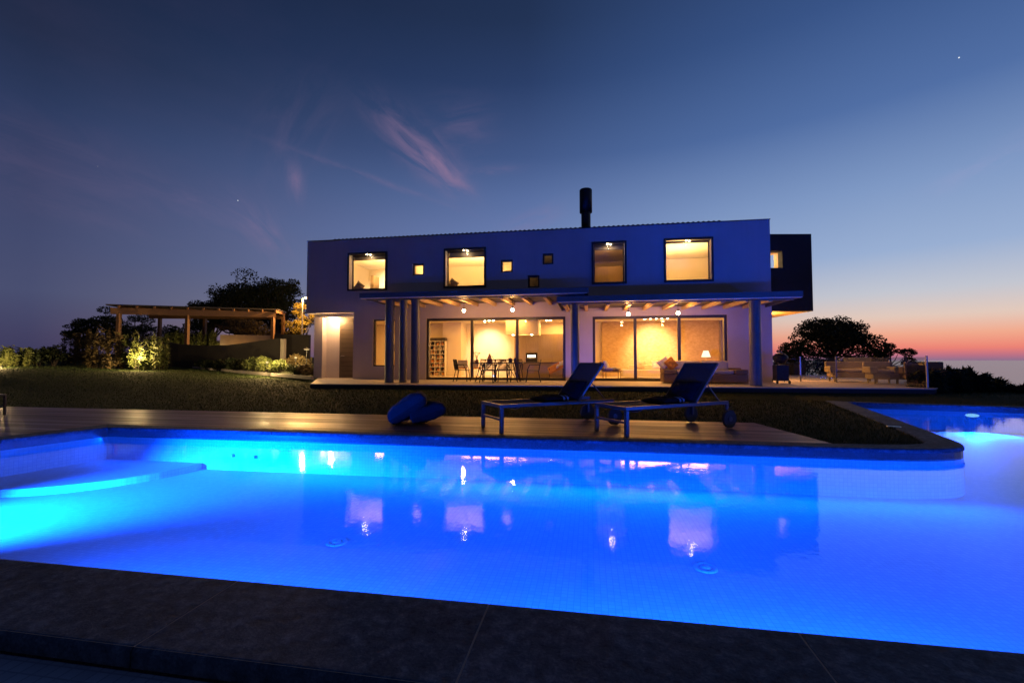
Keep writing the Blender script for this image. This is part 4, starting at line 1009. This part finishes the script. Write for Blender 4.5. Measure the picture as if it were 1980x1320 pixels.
def shrub(label, base, w, h, leaves, leafsize, mat, seed=1, group=None, name='shrub', upright=False, cat='shrub'):
    rs = np.random.default_rng(seed); t = thing(name, label, cat, base, 0, group)
    lumps = []; mb = MB()
    for i in range(9 if not upright else 16):
        a = rs.uniform(0, 2 * PI); rr = w * .5 * math.sqrt(rs.uniform(0, 1)) * .75; x, y = rr * math.cos(a), rr * math.sin(a)
        if upright:
            hh = h * (1 - .6 * rs.uniform(0, 1) ** 1.6); lumps.append((x, y, hh * .5, w * .075, w * .075, hh * .5))
            mb.tube([(x * .6, y * .6, -.05), (x, y, hh * .9)], [.012, .004], 5)
        else:
            z = h * rs.uniform(.35, .78); s = w * rs.uniform(.18, .3); lumps.append((x, y, z, s, s, min(s, h * .3)))
            mb.tube([(0, 0, -.08), (x * .5, y * .5, z * .6), (x, y, z)], [.02, .012, .004], 5)
    mb.build('stem', M['bark'], t)
    pts = crown_points(leaves, lumps); pts[:, 2] = np.maximum(pts[:, 2], .01)
    quads_object('foliage', leaf_mesh(pts, leafsize * (1.5 if upright else 1), 5.5 if upright else 2.6, -.35 if upright else .1), mat, t)
    return t
# trees left behind the carport
G1 = 'dark trees behind the wooden carport'
b = at(470, 690, 46); tree('large dark tree behind the carport with the highest crown', (b.x, b.y, b.z), 9.0, 8.4, 9000, .30, M['leaf'], 2.2, 64, G1, seed=3, low=.2)
b = at(540, 690, 44); tree('dark tree behind the carport, next to the street lamp', (b.x, b.y, b.z), 8.7, 5.8, 7000, .28, M['leaf'], 2.0, 44, G1, seed=5, low=.2)
b = at(405, 690, 45); tree('dark tree behind the carport, left of the highest crown', (b.x, b.y, b.z), 6.7, 4.6, 5000, .28, M['leaf'], 1.8, 36, G1, seed=6, low=.2)
b = at(160, 690, 36); tree('small dark tree, leftmost on the horizon', (b.x, b.y, b.z), 3.5, 3.0, 3600, .18, M['leaf'], .8, 26, G1, seed=8, low=.1)
b = at(208, 690, 36); tree('small dark tree just left of the carport post', (b.x, b.y, b.z), 4.1, 3.4, 4200, .18, M['leaf'], .8, 30, G1, seed=9, low=.1)
b = at(262, 690, 38); tree('dark bushy tree under the left end of the carport', (b.x, b.y, b.z), 3.8, 4.0, 4600, .18, M['leaf'], .8, 30, G1, seed=10, low=.1)
b = at(350, 690, 42); tree('dark bushy tree seen between the carport posts', (b.x, b.y, b.z), 3.2, 5.4, 5200, .2, M['leaf'], .8, 32, G1, seed=11, low=.1)
b = at(470, 690, 36); tree('brownish bushy tree behind the right half of the carport', (b.x, b.y, b.z), 3.3, 5.0, 4200, .2, M['leaf3'], .8, 16, G1, seed=12, low=.1)
b = at(583, 682, 31); tree('golden lit tree under the street lamp', (b.x, b.y, b.z), 3.5, 2.5, 3600, .16, M['leaf4'], .6, 18, None, seed=13, low=.08)
# right: umbrella-shaped tree, its small neighbour and low scrub
G2 = 'dark trees beyond the glass railing'
b = at(1612, 730, 33); tree('broad umbrella-shaped tree against the sunset', (b.x, b.y, b.z), 4.35, 6.4, 9000, .24, M['leaf'], 1.6, 42, G2, seed=21, low=.22)
b = at(1722, 730, 30); tree('small dark tree right of the umbrella-shaped tree', (b.x, b.y, b.z), 2.7, 2.5, 2200, .18, M['leaf'], .8, 14, G2, seed=22, low=.15)
b = at(1512, 725, 38); tree('low dark tree beside the right house corner', (b.x, b.y, b.z), 2.6, 3.4, 2200, .2, M['leaf'], .6, 12, G2, seed=23, low=.1)
b = at(1640, 740, 38); tree('low dark thicket tree under the umbrella crown', (b.x, b.y, b.z), 2.3, 6.0, 4200, .2, M['leaf'], .4, 20, G2, seed=24, low=.05)
b = at(1560, 740, 38); tree('low dark thicket tree left under the umbrella crown', (b.x, b.y, b.z), 2.3, 5.0, 3600, .2, M['leaf'], .4, 18, G2, seed=26, low=.05)
# hedge of tall grasses at the right
ORD = ('first', 'second', 'third', 'fourth', 'fifth', 'sixth', 'seventh', 'eighth', 'ninth', 'tenth', 'eleventh', 'twelfth')
HX = [(1800, 716, 14.2), (1822, 716, 14.6), (1846, 708, 15.2), (1870, 716, 14.8), (1895, 726, 15.2), (1920, 736, 15.0), (1944, 748, 14.6), (1968, 756, 14.4), (1990, 748, 14.0)]
for i, (px, top, dd) in enumerate(HX):
    g = at(px, 772, dd); h = (775 - top) / 880 * dd
    zb = g.z - .15
    shrub(f'dark feathery bush of the right-hand hedge, {ORD[i]} from the railing post', (g.x, g.y, zb), 1.5, h + .15, 2600, .24, M['leaf'], 40 + i, 'bushes of the hedge beyond the right pool arm', 'hedge_bush', True, 'bush')
# left border plants
LB = [(8, 672, 21, 'leaf2', 2), (42, 674, 21.5, 'leaf2', 1), (74, 676, 22, 'leaf', 0), (106, 672, 22.5, 'leaf', 0), (136, 648, 24, 'leaf3', 1), (164, 640, 24.5, 'leaf3', 1), (192, 640, 25, 'leaf3', 1), (222, 646, 25, 'leaf3', 1), (250, 648, 25.5, 'leaf2', 1), (272, 655, 25, 'leaf2', 1), (292, 648, 25, 'leaf2', 1), (306, 656, 26, 'leaf2', 1)]
for i, (px, top, dd, m, up) in enumerate(LB):
    dd -= 2.4 if px > 180 else 0
    g = at(px, 704 if px > 90 else 712, dd); z = lawn_z(g.x, g.y) - .02; h = 1.15 * max(.5, CAM.z + (695 - top) / 880 * dd - z)
    shrub(f'leafy plant of the lawn border, {ORD[i]} from the far left', (g.x, g.y, z), 1.15, h, 620, .20, M[m], 60 + i, 'plants of the border along the left lawn edge', 'border_plant', up > 0, 'plant')
LB2 = [(332, 640), (352, 636), (374, 640), (396, 638), (416, 634)]
for i, (px, top) in enumerate(LB2):
    g = at(px, 690, 28); h = (690 - top) / 880 * 28
    shrub(f'upright corn-like plant behind the dark wall, {ORD[i]} from the left', (g.x, g.y, g.z), 1.0, h, 1300, .2, M['leaf2'], 80 + i, 'upright plants behind the retaining wall', 'border_plant', True, 'plant')
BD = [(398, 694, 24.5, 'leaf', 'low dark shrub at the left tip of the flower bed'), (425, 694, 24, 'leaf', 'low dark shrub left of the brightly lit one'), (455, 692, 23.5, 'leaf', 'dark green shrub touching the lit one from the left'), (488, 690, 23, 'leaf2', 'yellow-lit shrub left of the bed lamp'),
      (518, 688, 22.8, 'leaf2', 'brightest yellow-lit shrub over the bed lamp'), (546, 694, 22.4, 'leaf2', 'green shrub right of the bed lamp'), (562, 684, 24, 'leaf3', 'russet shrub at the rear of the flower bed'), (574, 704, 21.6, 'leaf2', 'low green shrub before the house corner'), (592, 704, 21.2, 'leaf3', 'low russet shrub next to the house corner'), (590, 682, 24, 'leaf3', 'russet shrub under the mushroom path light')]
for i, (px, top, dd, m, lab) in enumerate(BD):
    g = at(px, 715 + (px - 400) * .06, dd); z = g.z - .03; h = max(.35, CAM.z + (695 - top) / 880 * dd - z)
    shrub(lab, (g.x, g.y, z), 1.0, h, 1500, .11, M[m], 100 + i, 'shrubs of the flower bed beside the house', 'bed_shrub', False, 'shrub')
mb = MB(); P = [at(345, 709, 26), at(470, 719, 23), at(604, 729, 20.2), at(604, 690, 30), at(345, 690, 32)]
mb.add([(p.x, p.y, p.z + (.0 if i < 3 else -.0)) for i, p in enumerate(P)], [(0, 1, 2, 3, 4)])
tag(mb.build('flower_bed_soil', M['terrain']), kind='structure')
kb = MB(); pts = [at(px, 707.5 + (px - 345) * .098 - .00004 * (px - 345) ** 2, 26 - (px - 345) * .0232) for px in range(345, 606, 20)]
for a, b in zip(pts, pts[1:]): kb.bar(a, b, .13, .14)
tag(kb.build('path_kerb', M['curb']), kind='structure')

# ------------------------------------------------------------------ carport
cp = thing('carport', 'open timber carport with a flat roof beyond the left lawn', 'carport', (0, 0, 0))
A = at(228, 601, 24.2); B = at(532, 608, 28.2); A2 = at(300, 612, 30.5); B2 = at(549, 613, 30.6)
ex = (A - B).normalized() * .35
MB().bar(A + ex, B, .16, .34).build('beam', M['carwood'], cp)
MB().bar(A2 + ex, B2, .14, .26).build('beam', M['carwood'], cp)
for k in range(11):
    u = k / 10; p, q = A.lerp(B, u), A2.lerp(B2, u)
    up = Vector((0, 0, .2)); dv = (p - q).normalized() * .15
    MB().bar(p + up + dv, q + up, .08, .16).build('rafter', M['carwood'], cp)
rp = [A + ex * 1.6, B - ex * .3, B2 - ex * .3, A2 + ex * 1.6]; mb = MB(); mb.add([(p.x, p.y, p.z + .29) for p in rp] + [(p.x, p.y, p.z + .36) for p in rp], [(3, 2, 1, 0), (4, 5, 6, 7), (0, 1, 5, 4), (1, 2, 6, 5), (2, 3, 7, 6), (3, 0, 4, 7)])
mb.build('roof', M['dark_metal'], cp)
for (u, front) in ((.0, 1), (.40, 1), (.98, 1), (.03, 0), (.38, 0), (.99, 0)):
    p = A.lerp(B, u) if front else A2.lerp(B2, u)
    MB().box(p.x - .085, p.x + .085, p.y - .085, p.y + .085, .2, p.z - .13).build('post', M['carwood'], cp)
# retaining walls of the sunken drive
def wallstrip(name, lab, tops, base, m, th=.25, bottom=None):
    """wall through pixel/depth points with a shaped top"""
    t = MB(); pts = [at(*q) for q in tops]
    for a, b in zip(pts, pts[1:]):
        d = (b - a); d.z = 0; d.normalize(); nn = Vector((-d.y, d.x, 0)) * th
        vs = [(a.x, a.y, base), (b.x, b.y, base), (b.x, b.y, b.z), (a.x, a.y, a.z), (a.x + nn.x, a.y + nn.y, base), (b.x + nn.x, b.y + nn.y, base), (b.x + nn.x, b.y + nn.y, b.z), (a.x + nn.x, a.y + nn.y, a.z)]
        t.add(vs, [(0, 1, 2, 3), (5, 4, 7, 6), (3, 2, 6, 7), (4, 0, 3, 7), (1, 5, 6, 2)])
    o = t.build(name, M[m]); tag(o, lab, 'wall'); return o
wallstrip('retaining_wall', 'dark retaining wall with a dipping top along the drive', [(313, 661, 25.5), (345, 665, 25.3), (400, 668, 25.2), (440, 667, 25.2), (480, 662, 25.3), (520, 656, 25.5), (541, 653.5, 25.6)], -.2, 'retain')
wallstrip('drive_wall', 'pale lit drive wall rising behind the dark retaining wall', [(425, 647, 27.6), (460, 647, 27.8), (500, 648, 28), (541, 648, 28.2)], 0, 'retainlit')
wallstrip('gate_wall', 'dark wall section right of the carport post', [(530, 646, 27.0), (560, 646.5, 27.0), (597, 647, 27.0)], 0, 'retain')
wallstrip('lit_wall_end', 'lit upright end of the dark retaining wall, painted pale', [(542, 655, 25.35), (549, 655, 25.35)], -.2, 'retainlit')  # end face of the retaining wall, lit look put into its colour
# ------------------------------------------------------------------ lamps in the garden
p = at(583, 576, 29); g = at(580, 655, 29)
sl = thing('street_lamp', 'slim street lamp with an orange bulb behind the golden tree', 'street lamp', (p.x, p.y, 0))
MB().tube([(0, 0, .2), (0, 0, p.z)], .045, 10).build('pole', M['steel'], sl); MB().tube([(0, 0, p.z - .02), (.27, -.05, p.z + .06)], .03, 8).build('arm', M['dark_metal'], sl)
MB().lathe((.3, -.06, p.z), [(.001, -.06), (.07, -.03), (.08, .03), (.001, .06)], 14).build('bulb', M['street'], sl)
light('POINT', 'street_light', (p.x + .3, p.y - .12, p.z - .14), 1700, (1, .50, .13), .06)
def garden_spot(px, py, dd, power, lab, color=(1, .66, .26)):
    g = at(px, py, dd); z = g.z
    t = thing('garden_spotlight', lab, 'garden lamp', (g.x, g.y, z), 0, 'small ground spotlights among the plants')
    MB().tube([(0, 0, -.1), (0, 0, .06)], .02, 8).build('spike', M['black'], t)
    MB().lathe((0, 0, 0), [(.03, .05), (.05, .07), (.05, .13), (.001, .13)], 12).build('lamp_head', M['gardenbulb'], t)
    light('POINT', 'garden_spot_light', (g.x, g.y - .1, z + .22), power, color, .04)
garden_spot(272, 699, 22.2, 260, 'ground spotlight at the foot of the plants left of the dark wall')
garden_spot(2, 714, 20.0, 170, 'ground spotlight at the far left lawn edge')
garden_spot(517, 704, 21.6, 300, 'ground spotlight under the brightest flower bed shrub')
garden_spot(572, 695, 22.6, 260, 'ground spotlight before the russet shrubs')
g = at(593, 675, 23.5); t = thing('path_light', 'mushroom-shaped path light beside the house corner', 'path light', (g.x, g.y, 0))
MB().tube([(0, 0, .0), (0, 0, g.z)], .02, 8).build('pole', M['black'], t); MB().lathe((0, 0, g.z), [(.16, 0), (.12, .05), (.001, .08)], 18).build('lamp_cap', M['dark_metal'], t); MB().lathe((0, 0, g.z), [(.15, -.004), (.10, -.03), (.001, -.04)], 18).build('bulb', M['gardenbulb'], t)
light('POINT', 'path_light_glow', (g.x, g.y, g.z - .12), 14, (1, .75, .42), .05)
for i, px in enumerate((335, 375, 415)):
    g = at(px, 678, 27.2); light('POINT', 'border_light', (g.x, g.y, g.z), 12, (1, .66, .26), .05)
g = at(446, 676, 26.8); light('POINT', 'drive_light', (g.x, g.y, g.z), 26, WARM, .05)
# low walls beyond the railing
wallstrip('garden_wall', 'pale lit garden wall beyond the glass railing', [(1636, 692, 26), (1684, 690, 26)], -.6, 'retainlit')
wallstrip('low_wall', 'low brown wall at the back right of the terrace', [(1519, 701, 25), (1557, 702, 25)], -.2, 'retain')
light('POINT', 'rear_terrace_fill', (22.0, 3.0, 2.3), 45, WARM, .06)  # unseen lamp added to warm the seats beyond the railing

# ------------------------------------------------------------------ grass blades on the lawn (uncountable)
def grass():
    N = 190000; d = 5.5 + (rng.uniform(0, 1, N) ** 1.7) * 22; az = rng.uniform(-R(52), R(52), N) - 0
    x = CAM.x + d / np.cos(az) * np.sin(az - YAW) * 1.0; y = CAM.y + d / np.cos(az) * np.cos(az - YAW)
    keep = np.array([inside(a, b, LAWN) for a, b in zip(x, y)]); x, y = x[keep], y[keep]; d = d[keep]; n = len(x)
    z = np.array([lawn_z(a, b) for a, b in zip(x, y)])
    h = rng.uniform(.025, .055, n) ; w = .0022 + .00035 * d
    a = rng.uniform(0, 2 * PI, n); lx = np.cos(a) * w; ly = np.sin(a) * w; tx = rng.normal(0, .02, n); ty = rng.normal(0, .02, n)
    v = np.stack([np.stack([x - lx, y - ly, z - .004], 1), np.stack([x + lx, y + ly, z - .004], 1), np.stack([x + tx + lx * .15, y + ty + ly * .15, z + h], 1), np.stack([x + tx - lx * .15, y + ty - ly * .15, z + h], 1)], 1).reshape(-1, 3)
    o = quads_object('grass', v, M['blade']); tag(o, 'short mown grass of the lawn', 'grass', kind='stuff')
grass()

# ------------------------------------------------------------------ pool light
def pool_fill_strip(loc, target, power, w=2.5, h=.3, spread=130):  # unseen strip lights added to spread blue evenly over the pool
    o = light('AREA', 'pool_light', loc, power, BLUE, w, target, size_y=h); o.data.spread = R(spread); return o
plight('pool_light', (FARL.x - .02, FARL.y - .16, WZ - .2), (FARL.x - 1.6, FARL.y - 6, FZ - .3), 3000, 150, .8)
plight('pool_light', (25.3, -12.2, WZ - .10), (21.6, -6.4, -1.5), 2200, 60, 1.0)  # unseen lamp added to brighten the right-hand arm
plight('pool_light', (5.0, -16.3, WZ - .08), (6.3, -13.9, -1.65), 56000, 68, 1.0)
plight('pool_light', (16.3, -16.2, WZ - .2), (17.6, 0, 7.2), 3700, 40, 1.0, .6)
plight('pool_light', (11.35, -16.2, WZ - .2), (10.6, 0, 7.6), 1000, 30, 1.0, .5)
for x, p in ((9.8, 160), (13.4, 185), (17.2, 205), (21.5, 215)):
    pool_fill_strip((x, -16.38, WZ - .05), (x, -14.0, -1.8), p, 3.2, .05, 115)
for x, p in ((5.5, 30), (9.0, 95), (12.4, 110), (15.6, 80)):
    pool_fill_strip((x, -12.10, WZ - .04), (x, -13.4, -1.35), p, 3.4, .05, 180)
plight('pool_light', (24.8, -14.6, WZ - .10), (15, -14.4, -1.5), 5000, 60, .9)  # unseen lamp at the right end, added to even out the floor glow

# ------------------------------------------------------------------ render settings
scene.view_settings.view_transform = 'Standard'; scene.view_settings.look = 'None'
scene.view_settings.exposure = 0; scene.view_settings.gamma = 1
cy = scene.cycles
cy.transparent_max_bounces = 24; cy.max_bounces = 8; cy.diffuse_bounces = 4; cy.glossy_bounces = 4
cy.sample_clamp_indirect = 8; cy.sample_clamp_direct = 0; cy.caustics_reflective = False; cy.caustics_refractive = False
